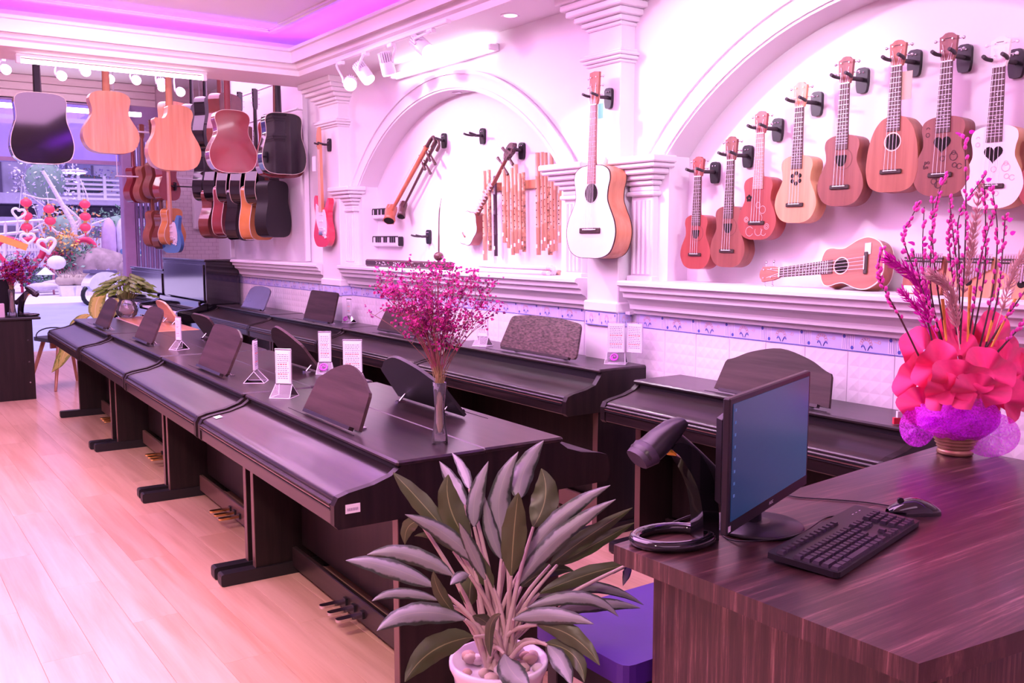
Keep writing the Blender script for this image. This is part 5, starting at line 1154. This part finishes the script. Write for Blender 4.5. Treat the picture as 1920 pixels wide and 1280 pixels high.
for (cx_, cy_, sx, sy, dd, sk) in [(1720, 800, 34, 38, -.06, 0), (1858, 815, 46, 42, -.05, .5), (1770, 785, 50, 28, -.11, .1), (1820, 790, 44, 30, -.10, .2)]:
    MB().grid(lambda a, b: AP(cx_+sx*sin(2*pi*a)*(.03+.97*b)+sk*20*b*sin(2*pi*a), cy_+sy*cos(2*pi*a)*(.03+.97*b), dd+.05*cos(2*pi*a+1)*(1-b)+.01*sin(12*pi*a)), 28, 5).build('mesh_bow', MESHP, fa)
CREPE = mat('red_crepe', (.90, .035, .21), .75, var=.12, scale=25, sheen=.3); 
def sheet(cx_, cy_, rx, ry, dd, tiltx, seed):
    q = random.Random(seed); ph = q.uniform(0, 6)
    def fn(a, b):
        th = -2.9+5.8*a; rad = .10+.90*b; wob = 1+.13*b*sin(3*th+ph)+.05*b*sin(7*th+2*ph)
        return AP(cx_+rx*rad*wob*sin(th), cy_-ry*rad*wob*cos(th), dd+tiltx*b+.030*b*sin(4*th+ph)-.03*(1-b))
    MB().grid(fn, 40, 7).build('paper_sheet', CREPE, fa)
for i, q in enumerate([(1735, 660, 45, 55, .06, .02), (1720, 715, 42, 52, .02, 0), (1730, 760, 44, 42, -.02, -.02), (1790, 640, 50, 60, .07, .03), (1860, 640, 48, 52, .07, .03), (1885, 690, 46, 55, .03, .0), (1880, 750, 48, 45, -.01, -.02), (1800, 670, 52, 48, .0, .0), (1760, 690, 48, 48, -.05, -.03), (1850, 700, 52, 48, -.04, -.03), (1800, 715, 60, 42, -.09, -.05), (1835, 735, 58, 34, -.11, -.05), (1775, 735, 46, 36, -.10, -.04), (1905, 720, 36, 60, .03, 0)]): sheet(*q, i)
BUD = mat('magenta_bud', (.80, .03, .42), .6, sheen=.4); BARK = mat('dark_bark', (.07, .022, .03), .6)
STEMS = [[(1725, 672), (1690, 600), (1655, 535), (1648, 495), (1656, 464)], [(1752, 660), (1725, 540), (1695, 450), (1708, 410), (1725, 378)], [(1770, 650), (1738, 540), (1730, 470), (1733, 388)], [(1765, 640), (1745, 540), (1748, 430), (1758, 370), (1772, 325)], [(1775, 650), (1755, 520), (1748, 440), (1750, 370)], [(1790, 640), (1795, 520), (1785, 420), (1780, 368)], [(1800, 645), (1808, 500), (1811, 380), (1809, 255)], [(1795, 640), (1788, 540), (1780, 460), (1782, 400)], [(1800, 620), (1798, 480), (1800, 400), (1850, 326)],
         [(1820, 650), (1845, 520), (1848, 420), (1845, 340)], [(1835, 660), (1862, 540), (1870, 430), (1858, 345)], [(1840, 680), (1870, 560), (1880, 470), (1885, 402)], [(1850, 650), (1890, 590), (1925, 540), (1945, 500)], [(1870, 660), (1915, 610), (1950, 570)], [(1765, 660), (1755, 600), (1735, 560), (1712, 470)], [(1815, 640), (1828, 560), (1840, 480), (1862, 400)]]
bu = MB().ball((0, 0, 0), 1, 8, 6, (.62, .62, 1)).mesh('bud', BUD)
for k, pts in enumerate(STEMS):
    dd = rr.uniform(-.07, .10); P = spline([AP(x, y, dd*(.3+.7*i/(len(pts)-1))) for i, (x, y) in enumerate(pts)], 6)
    br = MB().tube(P, [.0032-.0018*i/(len(P)-1) for i in range(len(P))], 6).build('willow_stem', BARK, fa)
    nb = MB(); L_ = len(P)
    for i in range(int(L_*.28), L_):
        for s_ in (0, 1):
            if rr.random() < .72:
                t_ = (P[min(i+1, L_-1)]-P[max(i-1, 0)]).normalized(); sd = t_.orthogonal().normalized(); sd = Matrix.Rotation(rr.uniform(0, 6.28), 3, t_) @ sd
                M_ = Matrix.Translation(P[i]-t_*.012*s_+sd*.0055) @ (t_+sd*.5).to_track_quat('Z', 'Y').to_matrix().to_4x4(); nb.M = M_; nb.ball((0, 0, 0), rr.uniform(.0065, .009), 7, 5, (.68, .68, 1.05))
    nb.build('buds', BUD, br, kind='stuff')
PAMP = mat('pampas_pink', (.82, .50, .52), .8); MAGP = mat('magenta_plume', (.78, .02, .55), .75); ORS = mat('orange_strip', (.92, .38, .06), .5)
def plume(m, pts, wd, n, dd, seed, name):
    q = random.Random(seed); P = spline([AP(x, y, dd) for x, y in pts], 8); f = MB(); f.tube(P, .0018, 4, False); L_ = len(P)
    for j in range(n):
        u_ = .25+.75*q.random(); i = min(int(u_*(L_-1)), L_-2); p_ = P[i]; t_ = (P[i+1]-P[i]).normalized(); s_ = Matrix.Rotation(q.uniform(0, 6.28), 3, t_) @ t_.orthogonal().normalized()
        l_ = wd*q.uniform(.5, 1.2)*(1-.55*abs(u_-.55)); e = p_+s_*l_*.55+t_*l_*.9; w_ = t_.cross(s_)*.0012
        f.add([p_-w_, p_+w_, (p_+e)/2+w_*1.6+s_*l_*.12, e, (p_+e)/2-w_*1.6+s_*l_*.12], [(0, 1, 2, 3, 4)])
    f.build(name, m, fa)
plume(MAGP, [(1765, 650), (1738, 590), (1718, 525), (1665, 485)], .045, 420, .0, 1, 'magenta_plume')
plume(MAGP, [(1750, 640), (1722, 585), (1690, 545)], .03, 160, .02, 2, 'magenta_plume')
plume(PAMP, [(1800, 655), (1792, 600), (1778, 540), (1745, 515)], .040, 420, -.03, 3, 'pampas_plume')
plume(PAMP, [(1790, 640), (1812, 520), (1825, 440), (1838, 345)], .034, 520, .03, 4, 'pampas_plume')
plume(PAMP, [(1860, 640), (1885, 560), (1905, 500), (1925, 470)], .04, 260, .06, 5, 'pampas_plume')
for (a, b) in [((1815, 650), (1820, 535)), ((1860, 650), (1905, 560)), ((1775, 640), (1768, 560)), ((1850, 640), (1862, 600))]:
    p0, p1 = AP(*a, -.02), AP(*b, .02); MB().add([p0+Vector((.004, 0, 0)), p0-Vector((.004, 0, 0)), p1-Vector((.008, 0, 0)), p1+Vector((.008, 0, 0)), p0+Vector((.004, .003, 0)), p0-Vector((.004, -.003, 0)), p1-Vector((.008, -.003, 0)), p1+Vector((.008, .003, 0))], [(0, 1, 2, 3), (7, 6, 5, 4), (0, 3, 7, 4), (1, 5, 6, 2)]).build('orange_ribbon', ORS, fa)
for (x, y) in [(1800, 256), (1818, 250), (1712, 460), (1730, 462), (1890, 415), (1850, 340), (1690, 475), (1895, 440)]:
    p = AP(x, y, .02); leaf('dyed_leaf', fa, Vector((0, 0, 0)), p, p+Vector((.012, 0, .008)), p+Vector((.030*(1 if x % 4 else -1), 0, .010)), .007, MAGP, (-.5, -.7, .3), .2, 6)
# red and white striped stand on the piano behind the pot
p = at_z(1868, 838, .77)
cn = thing('striped_stand', 'small red and white striped triangular stand behind the gold pot', 'stand', (2.92, 1.80, .772), (0, 0, radians(-30)))
for k in range(4): MB().box(-.05+k*.012, .05-k*.012, -.006, .006, k*.022, k*.022+.022).build('stripe', mat('sign_red', (.75, .04, .08), .4) if k % 2 == 0 else WHITEP, cn)
# ---- pothos in a glass jar, dieffenbachia behind the far piano
pp = Vector((1.80, 7.90, .772)); pt = thing('pothos_jar', 'green pothos in a round glass jar at the window end of the pianos', 'plant', tuple(pp))
MB().lathe([(.05, 0), (.075, .02), (.085, .06), (.07, .11), (.052, .135), (.058, .15), (.050, .15), (.045, .13), (.062, .10), (.076, .06), (.06, .02), (.0, .012)], 20, cap=False).build('glass_jar', GL, pt)
MB().lathe([(.0, .012), (.06, .02), (.073, .06), (.064, .095), (.0, .096)], 16, cap=False).build('roots', mat('roots_brown', (.16, .09, .07), .8), pt)
q = random.Random(2)
for k in range(90):
    a = q.uniform(0, 2*pi); r_ = q.uniform(.03, .16); h_ = .17+.17*(1-r_/.2)+q.uniform(-.03, .05); b0 = Vector((r_*.3*cos(a), r_*.3*sin(a), .14)); e = Vector((r_*cos(a), r_*sin(a), h_)); d_ = Vector((cos(a), sin(a), -.35))
    MB().tube([b0, (b0+e)/2+Vector((0, 0, .03)), e], .0022, 4).build('stalk', STEMG, pt)
    leaf('leaf', pt, Vector((0, 0, 0)), e, e+d_*.05+Vector((0, 0, .015)), e+d_*.10, .026, POTH, (cos(a)*.4, sin(a)*.4-.4, .8), .25, 8)
dp = at_z(190, 735, 0); db = thing('dieffenbachia', 'yellow-green dieffenbachia with broad drooping leaves behind the far piano', 'plant', (dp.x, dp.y, 0)); dO = Vector((dp.x, dp.y, 0)); dD = (Vector((dp.x, dp.y, .6))-cC).dot(cF)
MB().lathe([(.11, 0), (.13, .02), (.15, .28), (.16, .30), (.145, .30), (.13, .26), (.0, .26)], 20, cap=False).build('pot', mat('dark_pot', (.08, .06, .10), .4), db)
for (a, b, c, w_) in [((128, 640), (135, 600), (165, 588), 9), ((140, 610), (128, 660), (97, 698), 13), ((132, 625), (122, 660), (110, 690), 10), ((180, 600), (172, 560), (205, 535), 14), ((195, 600), (210, 570), (235, 560), 14), ((160, 640), (140, 590), (175, 590), 6)]:
    A, Bq, Cq = [at_d(*z_, dD) for z_ in (a, b, c)]; leaf('leaf', db, dO, A, Bq, Cq, w_*dD/1760, DIEF, (-.3, -.9, .3), .2, 10)
    MB().tube([v-dO for v in spline([Vector((dp.x, dp.y, .25)), Vector((dp.x, dp.y, .25))*.5+A*.5+Vector((0, 0, .08)), A], 4)], .009, 6).build('stalk', STEMG, db)
# ================================================================ far reception desk, chair, wall box
rd = thing('reception_desk', 'small dark wood reception desk by the shop entrance', 'desk', (.60, 9.30, 0))
MB().box(-1.2, .68, -.24, .3, 0, .70, .003).build('body', PIANOZ, rd); MB().box(-1.25, .745, -.27, .34, .70, .722, .006).build('desk_top', BLACKS, rd)
for z in (.15, .33, .52): MB().lathe([(.008, 0), (.006, .003)], 8).build('bolt_cap', CHROME, rd, (.64, -.241, z), (pi/2, 0, 0))
p = Vector((1.10, 9.28, .722)); m2 = thing('reception_monitor', 'black monitor seen from behind on the reception desk', 'monitor', tuple(p), (0, 0, radians(205)))
MB().box(-.09, .09, -.02, .02, .03, .33, .008).build('back_cover', BLACKP, m2); MB().lathe([(.08, 0), (.08, .008)], 20).tube([(0, 0, 0), (0, 0, .1)], .02, 8).build('foot', BLACKP, m2)
sc2 = dup(sc, (1.27, 9.18, .722), radians(150), 'black barcode scanner on its stand on the reception desk'); sc2.scale = (1.25, 1.25, 1.25)
bouquet('dried_flower_vase', 'dark red dried flowers in a slim vase on the reception desk', (1.14, 9.12, .723), (Vector((1.14, 9.12, .9))-cC).dot(cF), None, lambda r: (27+r.gauss(0, 15), 508+r.gauss(0, 12), r.uniform(-.1, .1)), 30, 6, [mat('crimson_floret', (.30, .01, .07), .7), MAG[2], mat('violet_floret', (.25, .05, .40), .7)], .24, .03, 9, fs=.016)
p = at_y(10, 575, 9.15); bx = MB().box(-.05, .05, -.03, .03, 0, .12, .003).build('small_box', mat('pale_box', (.75, .60, .70), .6), None, (1.03, 9.15, .722)); tag(bx, 'small pale box on the reception desk', 'box')
chr_ = thing('wooden_chair', 'chair with a black seat and angled wooden legs near the entrance', 'chair', (1.64, 9.72, 0), (0, 0, radians(20)))
MB().prism(fillet([(-.22, -.2), (.22, -.2), (.2, .22), (-.2, .22)], .07, 3), .44, .475, 'z').build('seat', BLACKS, chr_)
LW = wood('chair_wood', (.50, .22, .13), (.62, .30, .19), .4, .2, 'z', 20)
for sx in (-1, 1):
    for sy in (-1, 1): MB().tube([(sx*.24, sy*.23, 0), (sx*.13, sy*.13, .44)], [.013, .021], 8).build('leg', LW, chr_)
MB().box(-.14, .14, -.012, .012, .37, .43).build('stretcher', LW, chr_)
MB().tube([(.22*sin(a), .06+.17*cos(a), .475+.07*sin((a+1.3)/2.6*pi)) for a in [-1.3+2.6*i/12 for i in range(13)]], .006, 6).build('back_hoop', BLACKS, chr_)
p = at_y(383, 390, YB-.1); eb = thing('electric_box', 'white electric panel box on the brick pier by the entrance', 'panel box', (p.x-.03, YB-.1, p.z-.27)); MB().box(-.13, .13, -.09, 0, 0, .54, .01).build('case', WHITEP, eb); MB().box(-.115, .115, -.097, -.09, .02, .52, .004).build('door', WHITEP, eb); MB().lathe([(.012, 0), (.01, .01)], 8).build('latch', CHROME, eb, (.09, -.097, .27), (pi/2, 0, 0))
# ================================================================ the street outside
Y0 = 29.0
ROAD = mat('road_asphalt', (.36, .38, .62), .5, var=.08, scale=3); PAVE = mat('pavement', (.74, .68, .80), .6, var=.06, scale=2)
struct(MB().box(-30, 40, 13.0, 24.0, -.30, -.16).build('road', ROAD)); struct(MB().box(-30, 40, 24.0, 44, -.30, -.10).build('pavement', PAVE))
def OP(x, y, Y=Y0): return at_y(x, y, Y)
BW = mat('pale_render', (.58, .52, .74), .7); BD = mat('shade_brown', (.16, .12, .22), .7); BRAIL = mat('white_rail', (.82, .76, .88), .4)
bl = thing('street_building', 'pale building across the street with a terrace and white railings', 'building', (8, 40, -.1))
MB().box(-30, 30, 0, 1, 0, 12).build('wall', mat('street_wall', (.50, .44, .62), .8, var=.35, scale=.9), bl)
z1 = OP(150, 378, 37).z; z2 = OP(150, 418, 37).z
MB().box(-30, 30, -3.2, 0, z1-.1+.1, z1+.35).build('terrace_slab', BW, bl); MB().box(-30, 30, -2.8, 0, z2, z2+.30).build('lower_slab', BW, bl)
for k in range(7): MB().box(-12+k*3.2, -11.8+k*3.2, -3.0, -2.7, 0, z1).build('column', BW, bl)
for k in range(6): w_ = MB().box(-11.5+k*3.2, -9.5+k*3.2, -.05, 0, z1+.5, z1+2.6).build('window', BD, bl); MB().box(-11.4+k*3.2, -10.52+k*3.2, -.07, -.05, z1+.6, z1+2.5).box(-10.45+k*3.2, -9.6+k*3.2, -.07, -.05, z1+.6, z1+2.5).build('pane', mat('far_glass', (.30, .28, .50), .1), w_)
aw = thing('street_awning', 'pale lilac canopy over the opposite shops', 'awning', (8, 36.2, 0)); zt_ = OP(100, 300, 36).z
MB().box(-30, 30, -.2, 1.6, zt_, zt_+3.5).build('fascia', mat('lilac_fascia', (.56, .48, .80), .7, var=.1, scale=.6), aw)
for x_ in (-12, -4, 4, 12): MB().box(x_-.08, x_+.08, .2, .36, -.1, zt_).build('post', BW, aw)
ra = thing('terrace_railing', 'white horizontal terrace railing across the street', 'railing', (0, 36.6, 0))
for py in (333, 342, 351, 361, 370): a, b = OP(60, py, 36.6), OP(260, py, 36.6); MB().tube([(a.x, 0, a.z), (b.x, 0, a.z)], .045, 5).build('rail', BRAIL, ra)
for px in (70, 108, 146, 195, 228): a = OP(px, 330, 36.6); b = OP(px, 375, 36.6); MB().box(a.x-.05, a.x+.05, -.05, .05, b.z, a.z).build('post', BRAIL, ra)
fe = thing('picket_fence', 'white picket fence behind the heart decorations', 'fence', (0, 31.5, 0))
za, zb_ = OP(60, 468, 31.5).z, OP(60, 495, 31.5).z
a, b = OP(-5, 470, 31.5).x, OP(228, 470, 31.5).x
for k in range(46): x_ = a+(b-a)*k/45; MB().box(x_-.03, x_+.03, -.015, .015, zb_-.3, za+.35).build('picket', BRAIL, fe)
for z_ in (zb_, za): MB().box(a, b, -.03, .03, z_-.04, z_+.04).build('rail', BRAIL, fe)
sh = thing('white_pergola', 'white open pergola frame at the street corner', 'pergola', (0, 30.3, 0))
for (p1, p2) in [((0, 418), (80, 413)), ((0, 440), (72, 432)), ((80, 413), (112, 442)), ((10, 415), (10, 437)), ((33, 414), (33, 435)), ((60, 413), (60, 433)), ((112, 442), (118, 540)), ((10, 437), (10, 540))]: A, Bq = OP(*p1, 30.3), OP(*p2, 30.3); MB().tube([(A.x, 0, A.z), (Bq.x, 0, Bq.z)], .05, 5).build('beam', BRAIL, sh)
# white branching tree hung with lanterns and hearts
dt = thing('decorated_tree', 'white painted branching tree hung with red lanterns across the street', 'tree', tuple(Vector((OP(122, 520).x, Y0, -.1)))); o = dt.location.copy()
WB = mat('white_bark', (.80, .74, .86), .6, var=.2, scale=20)
for pts, r_ in [([(122, 530), (128, 470), (140, 430), (120, 390), (98, 350), (80, 320)], .11), ([(140, 430), (150, 415), (132, 395), (105, 375), (75, 372), (42, 363)], .05), ([(120, 440), (100, 432), (85, 418), (60, 430)], .04), ([(128, 455), (140, 448), (165, 436), (172, 420)], .05), ([(140, 420), (155, 405), (165, 375), (150, 335)], .04), ([(110, 400), (90, 392), (78, 383), (56, 366)], .03), ([(172, 420), (190, 414), (205, 408)], .03)]:
    P = spline([OP(x, y)-o for x, y in pts], 5); MB().tube(P, [r_*(1-.6*i/(len(P)-1)) for i in range(len(P))], 6).build('branch', WB, dt)
LR = mat('lantern_red', (.85, .06, .14), .5, emit=(.8, .05, .12), es=.15)
pl_ = [(49, 380), (50, 405), (50, 426), (92, 392), (94, 414), (159, 383), (160, 406), (160, 426)]
nm = ['top lantern of the trio beside the left heart', 'middle lantern of the trio beside the left heart', 'lowest lantern of the trio beside the left heart', 'upper lantern of the middle pair', 'lower lantern of the middle pair', 'top lantern of the trio by the folded parasol', 'middle lantern of the trio by the folded parasol', 'lowest lantern of the trio by the folded parasol']
pf = []
for i in range(9): q = -pi/2+pi*i/8; pf.append((max(.03, .145*cos(q)), .12*sin(q)))
for (x, y), n_ in zip(pl_, nm):
    p = OP(x, y, Y0-.3); t = thing('red_lantern', 'round red paper '+n_, 'lantern', tuple(p), group='red lanterns')
    MB().lathe(pf, 14, flute=(.03, 14)).build('shade', LR, t); [MB().lathe([(.05, z_), (.05, z_+.04)], 8).build('cap', mat('gold_cap', (.8, .5, .15), .4), t) for z_ in (.11, -.15)]; MB().tube([(0, 0, -.15), (0, 0, -.27)], [.03, .012], 6).build('tassel', LR, t); MB().tube([(0, 0, .15), (0, .3, .62)], .006, 4).build('cord', BRAIL, t)
def heartring(name, label, x, y, s, m, r_, half=None, Y=Y0-.5, group=None, rot=0):
    p = OP(x, y, Y); t = thing(name, label, 'heart decoration', tuple(p), (0, rot, 0), group); H = heart(s, 36); H = [(a, 0, b) for a, b in H]
    if half: H = H[:19] if half > 0 else H[18:]+[H[0]]
    else: H = H+[H[0]]
    MB().tube(H, r_, 8).build('frame', m, t); MB().tube([(0, 0, s*.3), (0, .4, s+.9)] if s < .4 else [(0, 0, -s), (0, 0, -(p.z+.1))], .006 if s < .4 else .04, 5).build('cord' if s < .4 else 'stake', BRAIL if s < .4 else m, t); return t
WH = mat('white_wicker', (.85, .78, .82), .6)
heartring('white_heart', 'small white wicker heart beside the upper left lanterns', 35, 400, .16, WH, .035, group='white hearts', rot=.2)
heartring('white_heart', 'white wicker heart hanging below the left lantern trio', 52, 447, .17, WH, .04, group='white hearts')
heartring('white_heart', 'flowered white heart between the two red heart arches', 88, 459, .22, WH, .05, group='white hearts', rot=-.2)
RH = mat('red_arch', (.88, .06, .18), .4)
heartring('red_heart_arch', 'big red heart-shaped arch on the left of the street display', 38, 478, .60, RH, .09, Y=Y0+.4); heartring('red_heart_arch', 'big red heart-shaped arch on the right of the street display', 138, 476, .58, RH, .09, Y=Y0+.8)
bn = MB().box(-.35, .35, -.02, .02, -.09, .09).build('orange_banner', mat('banner_orange', (.95, .35, .08), .5), None, tuple(OP(25, 455, Y0-.8)), (0, radians(22), 0)); MB().tube([(0, 0, .09), (.1, .5, 1.0)], .006, 4).build('cord', BRAIL, bn); tag(bn, 'small orange banner hanging across the left heart arch', 'banner')
# folded parasols
for x, m_, lab in ((208, (.62, .42, .74), 'lilac folded parasol standing across the street'), (234, (.66, .60, .80), 'pale folded parasol partly behind the purple door frame')):
    p = OP(x, 512, 30.5); t = thing('folded_parasol', lab, 'parasol', (p.x, 30.5, -.1), group='folded parasols'); zt2 = OP(x, 408, 30.5).z+.1
    MB().lathe([(.03, zt2), (.12, zt2-.1), (.20, zt2-.35), (.22, zt2-.9), (.16, zt2-1.25), (.05, zt2-1.3)][::-1], 14, flute=(.08, 7)).build('canopy', mat('parasol_%d' % x, m_, .7), t); MB().tube([(0, 0, 0), (0, 0, zt2)], .03, 6).build('pole', BRAIL, t); MB().lathe([(.16, 0), (.16, .08)], 12).build('base', BD, t)
    MB().ball((0, -.1, zt2-1.75), .20, 10, 8, (1, .7, 1)).build('cover_bag', mat('pink_cover', (.60, .38, .66), .7), t)
# rockery, shrubs and pots
ROCK = mat('brown_rock', (.36, .25, .30), .8, var=.3, scale=4); GREY = mat('pale_rock', (.58, .50, .64), .8, var=.15, scale=4)
q = random.Random(11)
def rock(x, y, r_, m, lab, Y=Y0, sc=(1.2, .9, .75), grp='rockery boulders'):
    p = OP(x, y, Y); b = MB().ball((0, 0, 0), r_, 10, 7, sc); b.v = [tuple(Vector(v)*(1+.16*noise.noise(Vector(v)*3+Vector((x, y, 0))))) for v in b.v]; tag(b.build('boulder', m, None, (p.x, p.y, p.z)), lab, 'boulder', grp)
for x, y, r_, lab in [(150, 510, .42, 'brown boulder under the right heart arch'), (185, 498, .70, 'largest brown boulder of the rockery'), (215, 500, .55, 'brown boulder behind the parasol foot'), (160, 522, .36, 'low brown boulder in front of the rockery'), (200, 520, .34, 'small brown boulder at the front of the rockery')]: rock(x, y, r_, ROCK, lab)
rock(82, 537, .26, GREY, 'flat pale stone at the foot of the crane statue', Y0-1.5, (1.6, .8, .45)); rock(103, 530, .22, GREY, 'second flat pale stone at the foot of the crane statue', Y0-1.4, (1.5, .8, .4))
GR1 = mat('bush_green', (.12, .24, .18), .7)
GR2 = mat('bush_sage', (.26, .36, .34), .7)
def bush(x, y, r_, cols, lab, n=700, Y=Y0, name='shrub', sz=.055, sc=(1.2, .8, .9)):
    p = OP(x, y, Y); t = thing(name, lab, 'shrub', tuple(p)); f = MB()
    for k in range(n):
        d_ = Vector((q.gauss(0, 1), q.gauss(0, 1), q.gauss(0, 1))).normalized()*r_*q.uniform(.45, 1.05); d_ = Vector((d_.x*sc[0], d_.y*sc[1], d_.z*sc[2])); u_ = Vector((q.gauss(0, 1), q.gauss(0, 1), q.gauss(0, 1))).normalized(); v_ = u_.orthogonal().normalized(); s_ = sz*q.uniform(.7, 1.4); f.mat = q.randrange(len(cols)); f.add([d_-u_*s_, d_+v_*s_*.6, d_+u_*s_, d_-v_*s_*.6], [(0, 1, 2, 3)])
    f.build('foliage', cols, t, kind='stuff'); MB().ball((0, 0, 0), r_*.55, 8, 6, sc).build('inner_mass', GR2, t); MB().tube([(0, 0, -r_), (0, 0, 0)], .03, 5).build('stem', BD, t)
GR2 = mat('bush_sage', (.26, .36, .34), .7); PKF = mat('bush_pink', (.80, .12, .30), .7); ORF = mat('bush_orange', (.75, .32, .16), .7); LIF = mat('bush_lilac', (.50, .42, .78), .7); STR = mat('dry_straw', (.50, .38, .36), .8)
bush(145, 490, .60, [GR1, GR2], 'dark green shrub inside the right heart arch'); bush(118, 492, .40, [PKF, PKF, GR1], 'bright pink flowering shrub behind the crane statue'); bush(125, 430, .90, [ORF, GR2, LIF, ORF], 'tall orange and violet flowering bush behind the lanterns', 520, 31.0); bush(120, 455, .38, [ORF, mat('bush_gold', (.9, .55, .15), .6)], 'gold and orange blossom cluster under the tree', 200, Y0-.2)
bush(70, 522, .36, [GR1, GR2, LIF], 'low green border shrub left of the crane statue'); bush(200, 526, .33, [LIF, mat('bush_violet', (.34, .26, .62), .7)], 'lilac hydrangea near the kerb', 260, Y0-3); bush(40, 500, .45, [GR2, LIF, PKF], 'mixed flowering shrub behind the reception desk flowers'); bush(225, 425, .75, [GR1, GR2], 'green shrub behind the folded parasols', 300, 32)
bush(150, 345, 1.1, [GR2, ORF, LIF], 'orange and green shrubs on the terrace', 420, 37.5, sc=(2.0, .6, .6)); bush(85, 340, .9, [LIF, BRAIL], 'pale blossom tree crown at the street corner', 500, 33, sc=(1.2, .7, 1.3)); bush(185, 480, .8, [GR2, LIF], 'grey green hedge behind the rockery', 300, 32.5, sc=(2.2, .6, .7))
for k, x in enumerate((126, 150, 174)):
    p = OP(x, 545, Y0-2.2); t = thing('grass_pot', 'square basket of dry straw-coloured grass on the far pavement', 'pot plant', (p.x, p.y, -.1), group='dry grass baskets'); MB().add([(-.16, -.16, 0), (.16, -.16, 0), (.16, .16, 0), (-.16, .16, 0), (-.2, -.2, .28), (.2, -.2, .28), (.2, .2, .28), (-.2, .2, .28)], [(0, 1, 5, 4), (1, 2, 6, 5), (2, 3, 7, 6), (3, 0, 4, 7), (4, 5, 6, 7)]).build('basket', BRAIL, t)
    f = MB()
    for j in range(160): a = q.uniform(0, 6.28); l_ = q.uniform(.2, .42); f.add([(-.012, 0, .26), (.012, 0, .26), (l_*.8*cos(a), l_*.8*sin(a), .28+l_)], [(0, 1, 2)])
    f.build('grass', STR, t, kind='stuff'); MB().ball((0, 0, .40), .24, 8, 6, (1.2, 1, .7)).build('grass_mass', STR, t)
p = OP(106, 492, Y0-1.2); cr2 = thing('crane_statue', 'white crane-like garden figure with a small hat on a thin leg', 'statue', (p.x, p.y, -.1)); zc_ = p.z+.1
MB().ball((0, 0, zc_), .24, 12, 8, (1, .8, .8)).build('body', BRAIL, cr2); MB().lathe([(.24, zc_-.32), (.03, zc_-.13)], 14, (-.28, 0, 0)).build('hat', BRAIL, cr2); MB().tube([(-.1, 0, 0), (-.12, 0, zc_-.6), (-.05, 0, zc_-.1)], .03, 6).build('leg', mat('rose_leg', (.7, .3, .4), .6), cr2)
sc3 = thing('parked_scooter', 'white parked scooter with a blue mirror beyond the pothos', 'scooter', (OP(212, 545, 24).x, 24, -.16), (0, 0, radians(25)))
for s in (-1, 1): MB().tube([(s*.6+.22*cos(a), 0, .24+.22*sin(a)) for a in [i*pi/8 for i in range(17)]], .05, 6).build('wheel', BLACKP, sc3)
MB().prism([(p_.x, p_.y) for p_ in spline([(-.75, .45), (-.5, .75), (0, .72), (.2, .4), (.4, .45), (.55, .95), (.65, .95), (.6, .4), (.2, .25), (-.4, .28)], 4, True)], -.15, .15, 'y').build('fairing', BRAIL, sc3)
MB().prism(fillet([(-.7, .75), (.05, .72), (.05, .80), (-.7, .84)], .04, 2), -.13, .13, 'y').build('saddle', BD, sc3); MB().tube([(.55, -.3, 1.0), (.55, .3, 1.0)], .02, 6).build('handlebar', BLACKP, sc3)
for s in (-1, 1): m_ = MB().tube([(.55, s*.22, 1.0), (.55, s*.28, 1.18)], .01, 5).build('mirror_stem', BLACKP, sc3); MB().ball((.55, s*.30, 1.24), .10, 10, 6, (.3, 1, .7)).build('mirror', mat('mirror_blue', (.10, .16, .36), .2), m_)
sl = thing('light_reflection_disc', 'flat round white disc imitating a ceiling light reflected in the glass', 'reflection', tuple(OP(137, 324, 34))); MB().lathe([(.40, 0), (.46, .05), (.30, .10)], 20).build('shade', BRAIL, sl); MB().lathe([(.38, -.01), (.38, .0)], 16).build('lens', TUBE, sl); MB().tube([(0, 0, .1), (0, 0, zt_-sl.location.z)], .02, 5).build('rod', BRAIL, sl)  # stands in for a ceiling light's reflection in the shop glass
